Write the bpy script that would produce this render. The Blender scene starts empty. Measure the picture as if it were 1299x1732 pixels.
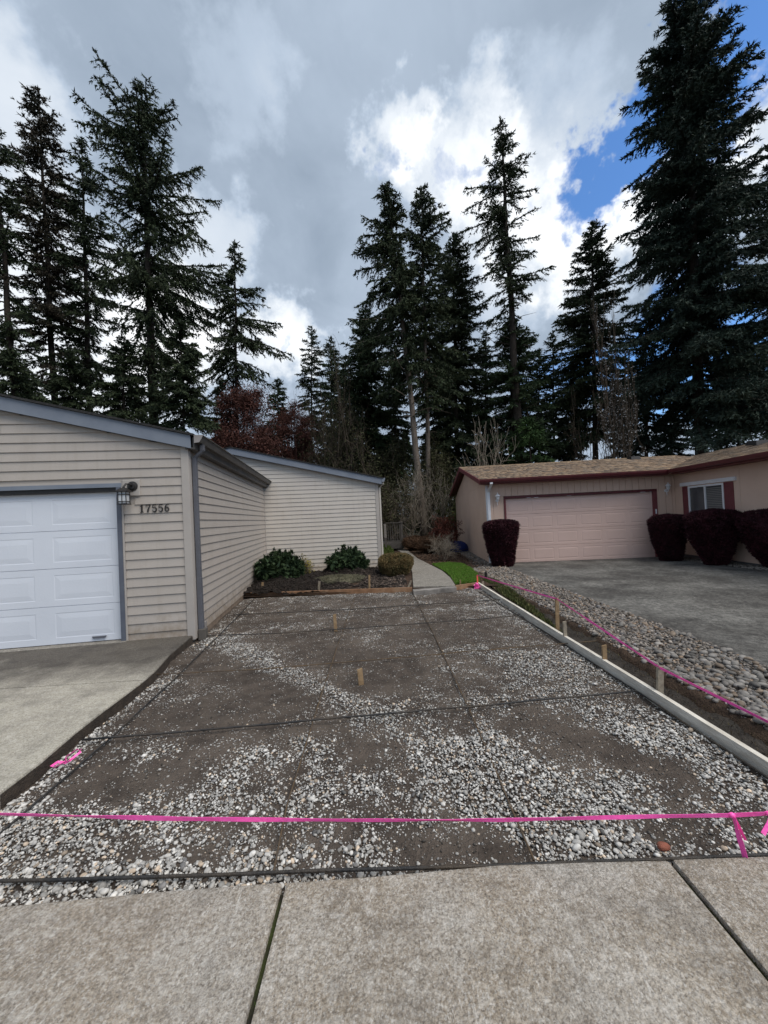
import bpy, bmesh, math, random
import numpy as np
from mathutils import Vector, Matrix, noise as mnoise
random.seed(7); RG = np.random.default_rng(11)
S = bpy.context.scene
C = S.collection

# ------------------------------------------------------------------ camera
PITCH, ROLL, H = .016, -.047, 1.52
cam_d = bpy.data.cameras.new('camera'); cam = bpy.data.objects.new('camera', cam_d); C.objects.link(cam)
cam_d.sensor_fit = 'VERTICAL'; cam_d.sensor_height = 24; cam_d.lens = 650/1732*24
cam_d.clip_start = .05; cam_d.clip_end = 3000
MR = Matrix.Rotation(math.pi/2+PITCH, 4, 'X') @ Matrix.Rotation(ROLL, 4, 'Z')
cam.matrix_world = Matrix.Translation((0, 0, H)) @ MR
S.camera = cam
M3 = np.array(MR.to_3x3())
def ray(x, y): return M3 @ np.array([(x-649.5)/650, (866-y)/650, -1.])
def G(x, y, z=0.):                       # survey: where a sight line meets the level z
    v = ray(x, y); return np.array([0, 0, H]) + v*((z-H)/v[2])
def A(x, y, D):                          # survey: the point of a sight line at distance D
    v = ray(x, y); return np.array([0, 0, H]) + v*(D/v[1])

# ------------------------------------------------------------------ render look
S.view_settings.view_transform = 'Standard'; S.view_settings.look = 'None'
S.view_settings.exposure = 0.88; S.view_settings.gamma = 1.0
S.cycles.max_bounces = 5; S.cycles.diffuse_bounces = 3; S.cycles.glossy_bounces = 3
S.cycles.transmission_bounces = 4; S.cycles.transparent_max_bounces = 4
S.cycles.caustics_reflective = False; S.cycles.caustics_refractive = False

# ------------------------------------------------------------------ sun
SUN_EL, SUN_AZ = math.radians(57), math.radians(125)      # azimuth from +Y towards +X
sd = bpy.data.lights.new('sun', 'SUN'); sd.energy = 1.65; sd.angle = math.radians(45); sd.color = (1, .935, .85)
sun = bpy.data.objects.new('sun', sd); C.objects.link(sun)
sv = Vector((math.sin(SUN_AZ)*math.cos(SUN_EL), math.cos(SUN_AZ)*math.cos(SUN_EL), math.sin(SUN_EL)))
sun.rotation_euler = sv.to_track_quat('Z', 'Y').to_euler(); sun.location = sv*60

# ------------------------------------------------------------------ world: blue sky and broken cloud
W = bpy.data.worlds.new('World'); S.world = W; W.use_nodes = True
nt = W.node_tree; nt.nodes.clear()
def N(t, nt_=None, **kw):
    n = (nt_ or nt).nodes.new(t)
    for k, v in kw.items(): setattr(n, k, v)
    return n
def math_(op, a, b=None, c=None, clamp=False):
    n = N('ShaderNodeMath', operation=op, use_clamp=clamp)
    for i, v in enumerate((a, b, c)):
        if v is None: continue
        if isinstance(v, (int, float)): n.inputs[i].default_value = v
        else: nt.links.new(v, n.inputs[i])
    return n.outputs[0]
def vmath(op, a, b=None, s=None):
    n = N('ShaderNodeVectorMath', operation=op)
    for i, v in enumerate((a, b)):
        if v is None: continue
        if isinstance(v, (tuple, list)): n.inputs[i].default_value = v
        else: nt.links.new(v, n.inputs[i])
    if s is not None:
        if isinstance(s, (int, float)): n.inputs['Scale'].default_value = s
        else: nt.links.new(s, n.inputs['Scale'])
    return n
def wnoise(vec, scale, detail=5, rough=.55, dist=0., color=False):
    n = N('ShaderNodeTexNoise'); nt.links.new(vec, n.inputs['Vector'])
    n.inputs['Scale'].default_value = scale; n.inputs['Detail'].default_value = detail
    n.inputs['Roughness'].default_value = rough; n.inputs['Distortion'].default_value = dist
    return n.outputs['Color' if color else 'Fac']
def smooth(v, lo, hi, a=0., b=1.):
    n = N('ShaderNodeMapRange', interpolation_type='SMOOTHSTEP')
    nt.links.new(v, n.inputs['Value'])
    for k, x in zip(('From Min', 'From Max', 'To Min', 'To Max'), (lo, hi, a, b)): n.inputs[k].default_value = x
    return n.outputs[0]
tc = N('ShaderNodeTexCoord'); D0 = tc.outputs['Generated']
sep = N('ShaderNodeSeparateXYZ'); nt.links.new(D0, sep.inputs[0])
zz = math_('ADD', math_('MAXIMUM', sep.outputs[2], 0.), .32)
cmb = N('ShaderNodeCombineXYZ')
nt.links.new(math_('DIVIDE', sep.outputs[0], zz), cmb.inputs[0]); nt.links.new(math_('DIVIDE', sep.outputs[1], zz), cmb.inputs[1])
PL = cmb.outputs[0]
wc = vmath('SUBTRACT', wnoise(D0, 3.2, 6, .6, color=True), (.5, .5, .5)).outputs[0]
wc2 = vmath('SUBTRACT', wnoise(D0, 11, 5, .6, color=True), (.5, .5, .5)).outputs[0]
DW = vmath('NORMALIZE', vmath('ADD', vmath('ADD', D0, vmath('SCALE', wc, s=.34).outputs[0]).outputs[0],
                              vmath('SCALE', wc2, s=.22).outputs[0]).outputs[0]).outputs[0]
def blob(px, py, rad, amt, soft=.0):
    v = ray(px, py); v = v/np.linalg.norm(v)
    d = vmath('DOT_PRODUCT', DW, tuple(float(q) for q in v)).outputs['Value']
    return math_('MULTIPLY', smooth(d, math.cos(math.radians(rad)), math.cos(math.radians(rad*soft))), amt)
def add_all(l):
    r = l[0]
    for q in l[1:]: r = math_('ADD', r, q)
    return r
g1 = wnoise(PL, 1.25, 4, .5, .35)
g2 = wnoise(PL, 3.3, 6, .55, .5)
grey = math_('ADD', smooth(g1, .28, .74, .42, .52), math_('MULTIPLY', math_('SUBTRACT', g2, .5), .30))
bright = add_all([blob(700, 232, 5.5, .30), blob(785, 300, 7.5, .28), blob(930, 260, 7, .12), blob(960, 400, 7.5, .34), blob(850, 330, 7, .12), blob(640, 90, 14, .02),
                  blob(350, 410, 7, .24), blob(330, 570, 9, .36), blob(490, 585, 7, .42), blob(20, 165, 9, .24), blob(120, 560, 16, .40),
                  blob(1290, 150, 8, .2), blob(850, 440, 8, .2), blob(1040, 330, 6, .2), blob(420, 175, 6, .12), blob(1150, 330, 8, .3)])
dark = add_all([blob(430, 300, 15, .03), blob(520, 480, 9, .03), blob(560, 210, 8, .02)])
lum = math_('SUBTRACT', math_('ADD', grey, bright), dark)
lum = math_('MINIMUM', math_('MAXIMUM', lum, .34), .97)
# cloud colour: cool grey where thick, white where thin
cr = N('ShaderNodeValToRGB'); nt.links.new(lum, cr.inputs[0])
e = cr.color_ramp.elements; e[0].position = .2; e[0].color = (.16, .19, .235, 1); e[1].position = 1; e[1].color = (.92, .93, .94, 1)
for p_, c_ in ((.36, (.225, .28, .355)), (.55, (.37, .44, .535)), (.75, (.60, .645, .70))):
    q = e.new(p_); q.color = c_+(1,)
holes = add_all([blob(1015, 300, 6.0, .90), blob(1035, 265, 4.5, .6), blob(950, 345, 4.5, .55), blob(1245, 75, 6.5, 1.3), blob(1215, 20, 5, .6), blob(682, 304, 2.4, .62), blob(775, 335, 2.8, .60),
                 blob(493, 604, 1.8, .7), blob(1200, 560, 12, 1.1), blob(1110, 650, 10, .9), blob(10, 655, 6, .9), blob(940, 640, 7, .7)])
g3 = wnoise(D0, 7.5, 9, .66, .6)
hole = smooth(math_('ADD', holes, math_('MULTIPLY', math_('SUBTRACT', g3, .5), 1.5)), .26, 1.22)
back = smooth(math_('MULTIPLY', math_('SUBTRACT', wnoise(D0, 1.7, 5, .55, .3), .5), 1.), .12, .18)    # a few breaks elsewhere
back = math_('MULTIPLY', back, smooth(sep.outputs[1], .05, -.1))
hole = math_('MAXIMUM', hole, back)
sky = N('ShaderNodeTexSky', sky_type='NISHITA', sun_disc=False, sun_elevation=SUN_EL, sun_rotation=SUN_AZ, air_density=1.0, dust_density=.3, ozone_density=2.0)
tint = vmath('MULTIPLY', sky.outputs[0], (.58, .84, 1.10)).outputs[0]
b1 = N('ShaderNodeBackground'); nt.links.new(tint, b1.inputs[0]); b1.inputs[1].default_value = .10
b2 = N('ShaderNodeBackground'); nt.links.new(cr.outputs[0], b2.inputs[0]); b2.inputs[1].default_value = .75
mx = N('ShaderNodeMixShader'); nt.links.new(hole, mx.inputs[0]); nt.links.new(b2.outputs[0], mx.inputs[1]); nt.links.new(b1.outputs[0], mx.inputs[2])
ow = N('ShaderNodeOutputWorld'); nt.links.new(mx.outputs[0], ow.inputs[0])

# ------------------------------------------------------------------ helpers
def mat(name, c1, c2=None, scale=8., rough=.8, bump=0., bscale=None, detail=5, spec=.3, stretch=None, lo=.35, hi=.65, attr=None,
        c3=None, scale3=1.5, amt3=1., extra=None, metal=0., coord='world', dist=.02):
    m = bpy.data.materials.new(name); m.use_nodes = True
    t = m.node_tree; b = t.nodes['Principled BSDF']; L = t.links.new
    b.inputs['Roughness'].default_value = rough; b.inputs['Specular IOR Level'].default_value = spec; b.inputs['Metallic'].default_value = metal
    b.inputs['Base Color'].default_value = tuple(c1)+(1,)
    if coord == 'world': co = t.nodes.new('ShaderNodeNewGeometry').outputs['Position']
    else: co = t.nodes.new('ShaderNodeTexCoord').outputs['Object']
    if stretch:
        mp = t.nodes.new('ShaderNodeMapping'); L(co, mp.inputs[0]); mp.inputs['Scale'].default_value = stretch; co = mp.outputs[0]
    col = None
    def nz(sc, det=5, rg=.6):
        n = t.nodes.new('ShaderNodeTexNoise'); L(co, n.inputs['Vector']); n.inputs['Scale'].default_value = sc
        n.inputs['Detail'].default_value = det; n.inputs['Roughness'].default_value = rg; return n.outputs['Fac']
    def rng(v, a, b_):
        r = t.nodes.new('ShaderNodeMapRange'); L(v, r.inputs['Value']); r.inputs['From Min'].default_value = a; r.inputs['From Max'].default_value = b_; return r.outputs[0]
    def mixc(f, x, y, mode='MIX', fac=1.):
        n = t.nodes.new('ShaderNodeMix'); n.data_type = 'RGBA'; n.blend_type = mode
        if f is None: n.inputs[0].default_value = fac
        else: L(f, n.inputs[0])
        for i, v in ((6, x), (7, y)):
            if isinstance(v, tuple): n.inputs[i].default_value = v+(1,) if len(v) == 3 else v
            else: L(v, n.inputs[i])
        return n.outputs[2]
    if attr:
        a = t.nodes.new('ShaderNodeAttribute'); a.attribute_name = attr; col = a.outputs['Color']
        if c2 is not None: col = mixc(rng(nz(scale, detail), lo, hi), col, mixc(None, col, tuple(c2), 'MULTIPLY'))
    elif c2 is not None:
        col = mixc(rng(nz(scale, detail), lo, hi), tuple(c1), tuple(c2))
    if c3 is not None:
        f = rng(nz(scale3, 5), .45, .68)
        mu = t.nodes.new('ShaderNodeMath'); mu.operation = 'MULTIPLY'; L(f, mu.inputs[0]); mu.inputs[1].default_value = amt3
        col = mixc(mu.outputs[0], col, tuple(c3))
    if extra: col = extra(t, co, col, nz, rng, mixc)
    if col is not None: L(col, b.inputs['Base Color'])
    if bump:
        bp = t.nodes.new('ShaderNodeBump'); L(nz(bscale or scale*2, 4), bp.inputs['Height']); bp.inputs['Strength'].default_value = bump
        bp.inputs['Distance'].default_value = dist; L(bp.outputs[0], b.inputs['Normal'])
    return m

class MB:
    def __init__(s): s.v = []; s.f = []
    def add(s, vs, fs):
        o = len(s.v); s.v += [tuple(map(float, p)) for p in vs]; s.f += [tuple(i+o for i in f) for f in fs]; return s
    def box(s, x0, x1, y0, y1, z0, z1):
        return s.add([(x0,y0,z0),(x1,y0,z0),(x1,y1,z0),(x0,y1,z0),(x0,y0,z1),(x1,y0,z1),(x1,y1,z1),(x0,y1,z1)],
                     [(0,3,2,1),(4,5,6,7),(0,1,5,4),(1,2,6,5),(2,3,7,6),(3,0,4,7)])
    def hexa(s, p): return s.add(p, [(0,3,2,1),(4,5,6,7),(0,1,5,4),(1,2,6,5),(2,3,7,6),(3,0,4,7)])
    def prism(s, poly, axis, a, b):      # polygon in the two other axes, extruded along axis
        def P(u, v, w): return {'x': (w, u, v), 'y': (u, w, v), 'z': (u, v, w)}[axis]
        n = len(poly)
        vs = [P(u, v, a) for u, v in poly]+[P(u, v, b) for u, v in poly]
        return s.add(vs, [tuple(range(n))[::-1], tuple(range(n, 2*n))]+[(i, (i+1) % n, (i+1) % n+n, i+n) for i in range(n)])
    def tube(s, pts, r, n=8, cap=True):
        pts = [Vector(p) for p in pts]; k = len(pts); R = r if isinstance(r, (list, tuple)) else [r]*k
        vs = []; up = None
        for i, p in enumerate(pts):
            d = (pts[min(i+1, k-1)]-pts[max(i-1, 0)]).normalized()
            if up is None: up = Vector((0, 0, 1)) if abs(d.z) < .9 else Vector((1, 0, 0))
            a = d.cross(up).normalized(); b = a.cross(d).normalized(); up = b
            for j in range(n):
                t = 2*math.pi*j/n; vs.append(p+(a*math.cos(t)+b*math.sin(t))*R[i])
        fs = [(i*n+j, i*n+(j+1) % n, (i+1)*n+(j+1) % n, (i+1)*n+j) for i in range(k-1) for j in range(n)]
        if cap: fs += [tuple(range(n))[::-1], tuple((k-1)*n+j for j in range(n))]
        return s.add(vs, fs)
    def lathe(s, prof, c, n=16):
        vs = []; k = len(prof)
        for r, z in prof:
            for j in range(n):
                t = 2*math.pi*j/n; vs.append((c[0]+r*math.cos(t), c[1]+r*math.sin(t), c[2]+z))
        return s.add(vs, [(i*n+j, i*n+(j+1) % n, (i+1)*n+(j+1) % n, (i+1)*n+j) for i in range(k-1) for j in range(n)]+[tuple(range(n))[::-1], tuple((k-1)*n+j for j in range(n))])
    def build(s, name, m, parent=None, smooth=False, bevel=0., props=None):
        me = bpy.data.meshes.new(name); me.from_pydata(s.v, [], s.f); me.update()
        bm = bmesh.new(); bm.from_mesh(me); bmesh.ops.recalc_face_normals(bm, faces=bm.faces)
        if bevel: bmesh.ops.bevel(bm, geom=[e for e in bm.edges if len(e.link_faces) == 2 and e.calc_face_angle() > .6], offset=bevel, segments=2, profile=.6, affect='EDGES')
        bm.to_mesh(me); bm.free()
        if smooth: me.shade_smooth()
        return link(name, me, m, parent, props)
def link(name, me, m, parent=None, props=None):
    if m is not None: me.materials.clear(); me.materials.append(m)
    o = bpy.data.objects.new(name, me); C.objects.link(o)
    if parent is not None: o.parent = parent
    if props:
        for k, v in props.items(): o[k] = v
    return o
def thing(name, label, cat, loc=(0, 0, 0), rz=0., group=None):
    o = bpy.data.objects.new(name, None); C.objects.link(o); o.location = loc; o.rotation_euler = (0, 0, rz); o.empty_display_size = .2
    o['label'] = label; o['category'] = cat
    if group: o['group'] = group
    return o
def tag(o, label, cat, group=None, kind=None):
    o['label'] = label
    if cat: o['category'] = cat
    if group: o['group'] = group
    if kind: o['kind'] = kind
    return o
ST = {'kind': 'structure'}; STUFF = {'kind': 'stuff'}
def npmesh(name, V, F, col=None, smooth=False):           # V (n,3), F (m,k)
    me = bpy.data.meshes.new(name); V = np.ascontiguousarray(V, dtype=np.float32); F = np.ascontiguousarray(F, dtype=np.int32)
    m, k = F.shape
    me.vertices.add(len(V)); me.vertices.foreach_set('co', V.ravel())
    me.loops.add(m*k); me.loops.foreach_set('vertex_index', F.ravel())
    me.polygons.add(m); me.polygons.foreach_set('loop_start', np.arange(0, m*k, k, dtype=np.int32))
    if smooth: me.polygons.foreach_set('use_smooth', np.ones(m, dtype=bool))
    if col is not None:
        a = me.color_attributes.new('Col', 'FLOAT_COLOR', 'POINT')
        cc = np.ones((len(V), 4), dtype=np.float32); cc[:, :3] = col; a.data.foreach_set('color', cc.ravel())
    me.update(calc_edges=True); me.validate(); return me
def fbm(x, y, sc, seed=0.):
    return mnoise.fractal(Vector((x*sc+seed, y*sc-seed, seed*.37)), 1., 2.1, 4)
def grid(name, x0, x1, y0, y1, nx, ny, zf, m, kind='structure', keep=None):
    xs = np.linspace(x0, x1, nx); ys = np.linspace(y0, y1, ny)
    V = np.array([(x, y, zf(x, y)) for y in ys for x in xs])
    F = [(j*nx+i, j*nx+i+1, (j+1)*nx+i+1, (j+1)*nx+i) for j in range(ny-1) for i in range(nx-1)
         if keep is None or keep(.5*(xs[i]+xs[i+1]), .5*(ys[j]+ys[j+1]))]
    return link(name, npmesh(name, V, np.array(F), smooth=True), m, None, {'kind': kind})
def inpoly(x, y, P):
    r = False; n = len(P)
    for i in range(n):
        a, b = P[i], P[(i+1) % n]
        if (a[1] > y) != (b[1] > y) and x < (b[0]-a[0])*(y-a[1])/(b[1]-a[1])+a[0]: r = not r
    return r
def slab(name, poly, ztop, th, m, parent=None, bevel=.008, props=None):     # poly of (x,y) or (x,y,z)
    mb = MB(); n = len(poly)
    top = [(p[0], p[1], (p[2] if len(p) > 2 else ztop)) for p in poly]; bot = [(p[0], p[1], p[2]-th) for p in top]
    mb.add(top+bot, [tuple(range(n)), tuple(range(n, 2*n))[::-1]]+[(i, (i+1) % n, (i+1) % n+n, i+n) for i in range(n)])
    return mb.build(name, m, parent, bevel=bevel, props=props)

# ------------------------------------------------------------------ materials
def speck(dark, lightc, s1=170, s2=62, streak=None):
    def f(t, co, col, nz, rng, mixc):
        v = t.nodes.new('ShaderNodeTexVoronoi'); t.links.new(co, v.inputs['Vector']); v.inputs['Scale'].default_value = s1
        sp = t.nodes.new('ShaderNodeSeparateColor'); t.links.new(v.outputs['Color'], sp.inputs[0])
        col = mixc(rng(sp.outputs[0], .62, .80), col, mixc(None, col, dark, 'MIX', .5))
        col = mixc(rng(sp.outputs[1], .80, .93), col, mixc(None, col, lightc, 'MIX', .5))
        col = mixc(rng(nz(s2, 6, .8), .42, .62), mixc(None, col, dark, 'MIX', .46), mixc(None, col, lightc, 'MIX', .30))
        col = mixc(rng(nz(19, 6, .75), .50, .66), col, mixc(None, col, lightc, 'MIX', .42))
        mp = t.nodes.new('ShaderNodeMapping'); t.links.new(co, mp.inputs[0]); mp.inputs['Rotation'].default_value = (0, 0, .5); mp.inputs['Scale'].default_value = (1, .35, 1)
        w = t.nodes.new('ShaderNodeTexNoise'); t.links.new(mp.outputs[0], w.inputs['Vector']); w.inputs['Scale'].default_value = s2*.75; w.inputs['Detail'].default_value = 3; w.inputs['Distortion'].default_value = 1.6
        col = mixc(rng(w.outputs['Fac'], .60, .70), col, mixc(rng(nz(2.3, 4), .42, .6), col, mixc(None, col, lightc, 'MIX', .62)))
        col = mixc(rng(nz(3.2, 7, .72), .50, .64), col, mixc(None, col, dark, 'MIX', .42))
        return col
    return f
M_apron = mat('worn_concrete', (.42, .345, .255), (.25, .198, .142), 1.3, .9, .8, 110, c3=(.54, .51, .46), scale3=1.9, amt3=.7, extra=speck((.10, .085, .07), (.70, .67, .62)), dist=.014)
M_drive = mat('aged_driveway_concrete', (.40, .375, .32), (.27, .25, .215), 1.6, .9, .45, 70, c3=(.10, .098, .095), scale3=.55, amt3=.55, extra=speck((.15, .14, .12), (.62, .59, .53)))
def drive_band(t, co, col, nz, rng, mixc):
    sp = t.nodes.new('ShaderNodeSeparateXYZ'); t.links.new(co, sp.inputs[0])
    a = t.nodes.new('ShaderNodeMath'); a.operation = 'ADD'; t.links.new(sp.outputs[1], a.inputs[0])
    b = t.nodes.new('ShaderNodeMath'); b.operation = 'MULTIPLY'; t.links.new(nz(1.1, 5, .6), b.inputs[0]); b.inputs[1].default_value = 2.8
    t.links.new(b.outputs[0], a.inputs[1])
    col = speck((.15, .14, .12), (.60, .57, .51))(t, co, col, nz, rng, mixc)
    return mixc(rng(a.outputs[0], 4.9, 6.0), col, mixc(None, col, (.27, .26, .265), 'MULTIPLY'))      # darker band by the garage, with a noisy edge
M_drive = mat('aged_driveway_concrete', (.50, .46, .37), (.37, .335, .27), 1.6, .9, .45, 70, extra=drive_band)
def mildew(t, co, col, nz, rng, mixc):
    col = speck((.055, .055, .052), (.40, .39, .36), 110, 14)(t, co, col, nz, rng, mixc)
    return mixc(rng(nz(.75, 6, .65), .40, .66), mixc(None, col, (.40, .39, .39), 'MULTIPLY'), col)
M_drive2 = mat('mildewed_driveway', (.165, .158, .145), (.095, .091, .086), 2.2, .9, .35, 60, extra=mildew)
M_path = mat('path_concrete', (.155, .136, .115), (.105, .092, .077), 3, .9, .3, 80, extra=speck((.16, .15, .13), (.5, .47, .42)))
M_soil = mat('packed_soil', (.108, .086, .070), (.056, .044, .036), 6.5, .95, 1.0, 55, c3=(.165, .135, .110), scale3=1.3, amt3=.6, dist=.03)
M_trench = mat('trench_soil', (.085, .056, .037), (.042, .027, .018), 14, .95, 1.0, 50, dist=.04)
M_rockbase = mat('rock_bed_soil', (.075, .064, .053), (.04, .034, .029), 9, .95, .8, 50)
M_mulch = mat('dark_mulch', (.022, .015, .011), (.007, .005, .004), 14, .95, 1.0, 40, dist=.05)
M_litter = mat('leaf_litter', (.085, .05, .032), (.03, .02, .014), 9, .95, 1., 45, dist=.05)
M_floor = mat('forest_floor', (.035, .028, .018), (.018, .02, .01), .6, .95, .6, 6)
M_pebble = mat('pebbles', (.4, .4, .4), (.70, .69, .67), 60, .75, .25, 160, attr='Col', dist=.004)
M_stone = mat('river_stones', (.3, .3, .3), (.66, .65, .63), 30, .7, .3, 90, attr='Col', dist=.006)
M_chip = mat('mulch_chips', (.1, .1, .1), (.6, .6, .6), 30, .9, .2, attr='Col')
M_steel = mat('dark_rebar_steel', (.028, .030, .033), (.055, .052, .05), 9, .55, .5, 60, metal=.3, c3=(.14, .10, .06), scale3=1.6, amt3=.45)
M_rust = mat('rusty_rebar', (.085, .065, .048), (.13, .085, .045), 9, .75, .5, 60, metal=.1)
M_pink = mat('pink_flagging', (1.0, .13, .52), (1.0, .10, .44), 12, .4, .25, 30, spec=.45)
M_orange = mat('orange_flagging', (.95, .19, .10), (.9, .12, .12), 12, .5)
M_form = mat('whitewashed_form_board', (.80, .76, .68), (.60, .555, .48), 6, .85, .5, 30, stretch=(6, 1, 6), c3=(.34, .29, .22), scale3=2.2, amt3=.5)
M_wood = mat('raw_form_wood', (.33, .185, .105), (.22, .12, .065), 7, .8, .3, 30, c3=(.42, .30, .2), scale3=3., amt3=.6)
M_stake = mat('stake_wood', (.36, .25, .14), (.25, .165, .09), 25, .8, .3, 60)
M_stakeg = mat('weathered_stake', (.36, .31, .24), (.24, .20, .15), 25, .85, .3, 60)
def grime(t, co, col, nz, rng, mixc):
    sp = t.nodes.new('ShaderNodeSeparateXYZ'); t.links.new(co, sp.inputs[0])
    a = t.nodes.new('ShaderNodeMath'); a.operation = 'MULTIPLY_ADD'; t.links.new(nz(7, 6, .7), a.inputs[0]); a.inputs[1].default_value = -.9; t.links.new(sp.outputs[2], a.inputs[2])
    col = mixc(rng(a.outputs[0], -.18, -.52), col, mixc(None, col, (.66, .60, .53), 'MULTIPLY'))
    mp = t.nodes.new('ShaderNodeMapping'); t.links.new(co, mp.inputs[0]); mp.inputs['Scale'].default_value = (9, 9, .8)
    w = t.nodes.new('ShaderNodeTexNoise'); t.links.new(mp.outputs[0], w.inputs['Vector']); w.inputs['Scale'].default_value = 1.5; w.inputs['Detail'].default_value = 5
    return mixc(rng(w.outputs['Fac'], .52, .75), col, mixc(None, col, (.93, .92, .90), 'MULTIPLY'))
M_side = mat('beige_siding', (.445, .400, .358), (.41, .368, .328), 2.5, .55, .12, 60, spec=.35, c3=(.41, .375, .34), scale3=.9, amt3=.5, extra=grime)
M_side2 = mat('pale_siding', (.58, .535, .48), (.545, .50, .445), 2.5, .55, .12, 60, spec=.35, c3=(.52, .47, .43), scale3=.9, amt3=.5, extra=grime)
M_trim = mat('beige_trim', (.44, .405, .37), (.405, .37, .34), 3, .5)
M_bluetrim = mat('blue_grey_fascia', (.20, .228, .275), (.17, .195, .24), 3, .55, c3=(.24, .265, .305), scale3=2, amt3=.5)
M_dspout = mat('grey_downspout', (.125, .13, .15), (.105, .108, .125), 5, .5)
M_gutter = mat('dark_gutter_metal', (.10, .095, .09), (.07, .066, .062), 5, .5, c3=(.15, .13, .11), scale3=3, amt3=.6)
M_guttercap = mat('gutter_end_cap', (.30, .28, .27), (.24, .22, .21), 8, .5)
M_roofdk = mat('charcoal_shingles', (.025, .025, .027), (.045, .043, .042), 20, .95, .8, 60)
M_door = mat('pale_blue_white_door', (.70, .735, .80), (.66, .695, .76), 1.2, .42, .05, 40, spec=.4)
M_dtrim = mat('grey_door_frame', (.12, .135, .165), (.10, .11, .14), 6, .5)
M_black = mat('black_iron', (.015, .013, .013), (.025, .022, .02), 20, .45, spec=.5)
M_grass = mat('lawn_blades', (.1, .2, .03), (.8, .8, .8), 4, .7, attr='Col')
M_lawnsoil = mat('lawn_soil', (.045, .07, .018), (.03, .045, .014), 9, .95, .6, 50)
M_pinkwall = mat('peach_wall_panel', (.68, .50, .40), (.63, .46, .365), 1.3, .7, .1, 40, c3=(.72, .55, .45), scale3=.8, amt3=.5)
M_pinkdoor = mat('dusty_pink_door', (.69, .51, .455), (.65, .48, .425), 1.5, .55, .05, 40)
M_burg = mat('burgundy_trim', (.115, .022, .026), (.085, .017, .02), 6, .5, spec=.4)
M_burg2 = mat('faded_burgundy', (.19, .055, .062), (.16, .045, .05), 6, .6)
M_shing = mat('tan_shingles', (.4, .3, .2), (.72, .70, .68), 40, .95, .5, 90, attr='Col')
M_white = mat('white_paint', (.82, .83, .86), (.76, .77, .80), 6, .45)
M_glass = mat('window_glass', (.07, .075, .08), (.09, .095, .10), 2, .08, spec=.8)
M_blind = mat('window_blinds', (.20, .20, .19), (.16, .16, .15), 3, .7)
M_found = mat('grey_skirting', (.14, .14, .145), (.11, .11, .11), 5, .8)
M_decking = mat('weathered_deck', (.10, .092, .085), (.07, .064, .058), 8, .85, .3, 40)
M_blue = mat('blue_plastic', (.012, .03, .16), (.01, .022, .11), 5, .5)
M_frost = mat('frosted_glass', (.62, .64, .66), None, rough=.3)
M_bark = mat('dark_bark', (.058, .046, .037), (.026, .021, .017), 5, .95, 1., 12, stretch=(3, 3, .5), dist=.05)
M_barkl = mat('grey_bark', (.20, .165, .135), (.10, .082, .066), 5, .95, 1., 12, stretch=(3, 3, .6), dist=.05)
M_twig = mat('brown_twigs', (.10, .078, .058), (.055, .042, .03), 3, .9)
M_twigp = mat('pale_twigs', (.27, .235, .19), (.16, .135, .105), 3, .9)
M_twigr = mat('reddish_twigs', (.085, .032, .026), (.05, .02, .017), 3, .9)
def leafmat(n, a, b, sc=.8): return mat(n, a, b, sc, .75, spec=.2, lo=.4, hi=.6, c3=tuple(min(1, x*1.7) for x in a), scale3=3.5, amt3=.5)
M_fir = leafmat('fir_needles', (.044, .060, .028), (.022, .032, .018))
M_firb = leafmat('brownish_fir_needles', (.062, .050, .036), (.028, .032, .02))
M_spruce = leafmat('blue_green_needles', (.040, .060, .042), (.021, .034, .028))
M_firg = leafmat('deep_green_needles', (.042, .066, .030), (.021, .035, .017))
M_bright = leafmat('fresh_green_needles', (.045, .085, .025), (.025, .05, .017), 2)
M_maple = leafmat('dark_red_leaves', (.105, .044, .034), (.06, .028, .023), 2)
M_barb = leafmat('purple_barberry_leaves', (.048, .012, .018), (.022, .007, .010), 6)
M_rhodo = leafmat('rhododendron_leaves', (.034, .056, .022), (.014, .030, .016), 6)
M_box = leafmat('bronze_boxwood_leaves', (.17, .12, .055), (.075, .07, .03), 9)
M_hedge = leafmat('green_hedge_leaves', (.085, .115, .03), (.05, .07, .02), 9)
M_brown = leafmat('brown_shrub_leaves', (.10, .058, .035), (.06, .036, .022), 6)
M_redsh = leafmat('red_shrub_leaves', (.15, .048, .032), (.08, .03, .022), 6)
M_moss = leafmat('mossy_brush_leaves', (.05, .052, .022), (.03, .03, .014), 3)
M_blossom = leafmat('white_blossom', (.36, .35, .34), (.25, .24, .23), 6)

# ------------------------------------------------------------------ ground
slab('ground', [(-400, -60), (400, -60), (400, 700), (-400, 700)], -.30, .5, M_floor, None, 0, ST)
def zyard(x, y): t = min(max((x-1.6)/2., 0), 1); return -.055-.12*t*min(max((y-6)/5, 0), 1)
yard = grid('yard_soil', -3.6, 14, 8.44, 34, 60, 60, lambda x, y: zyard(x, y)+.02*fbm(x, y, 1.1), M_litter)

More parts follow.
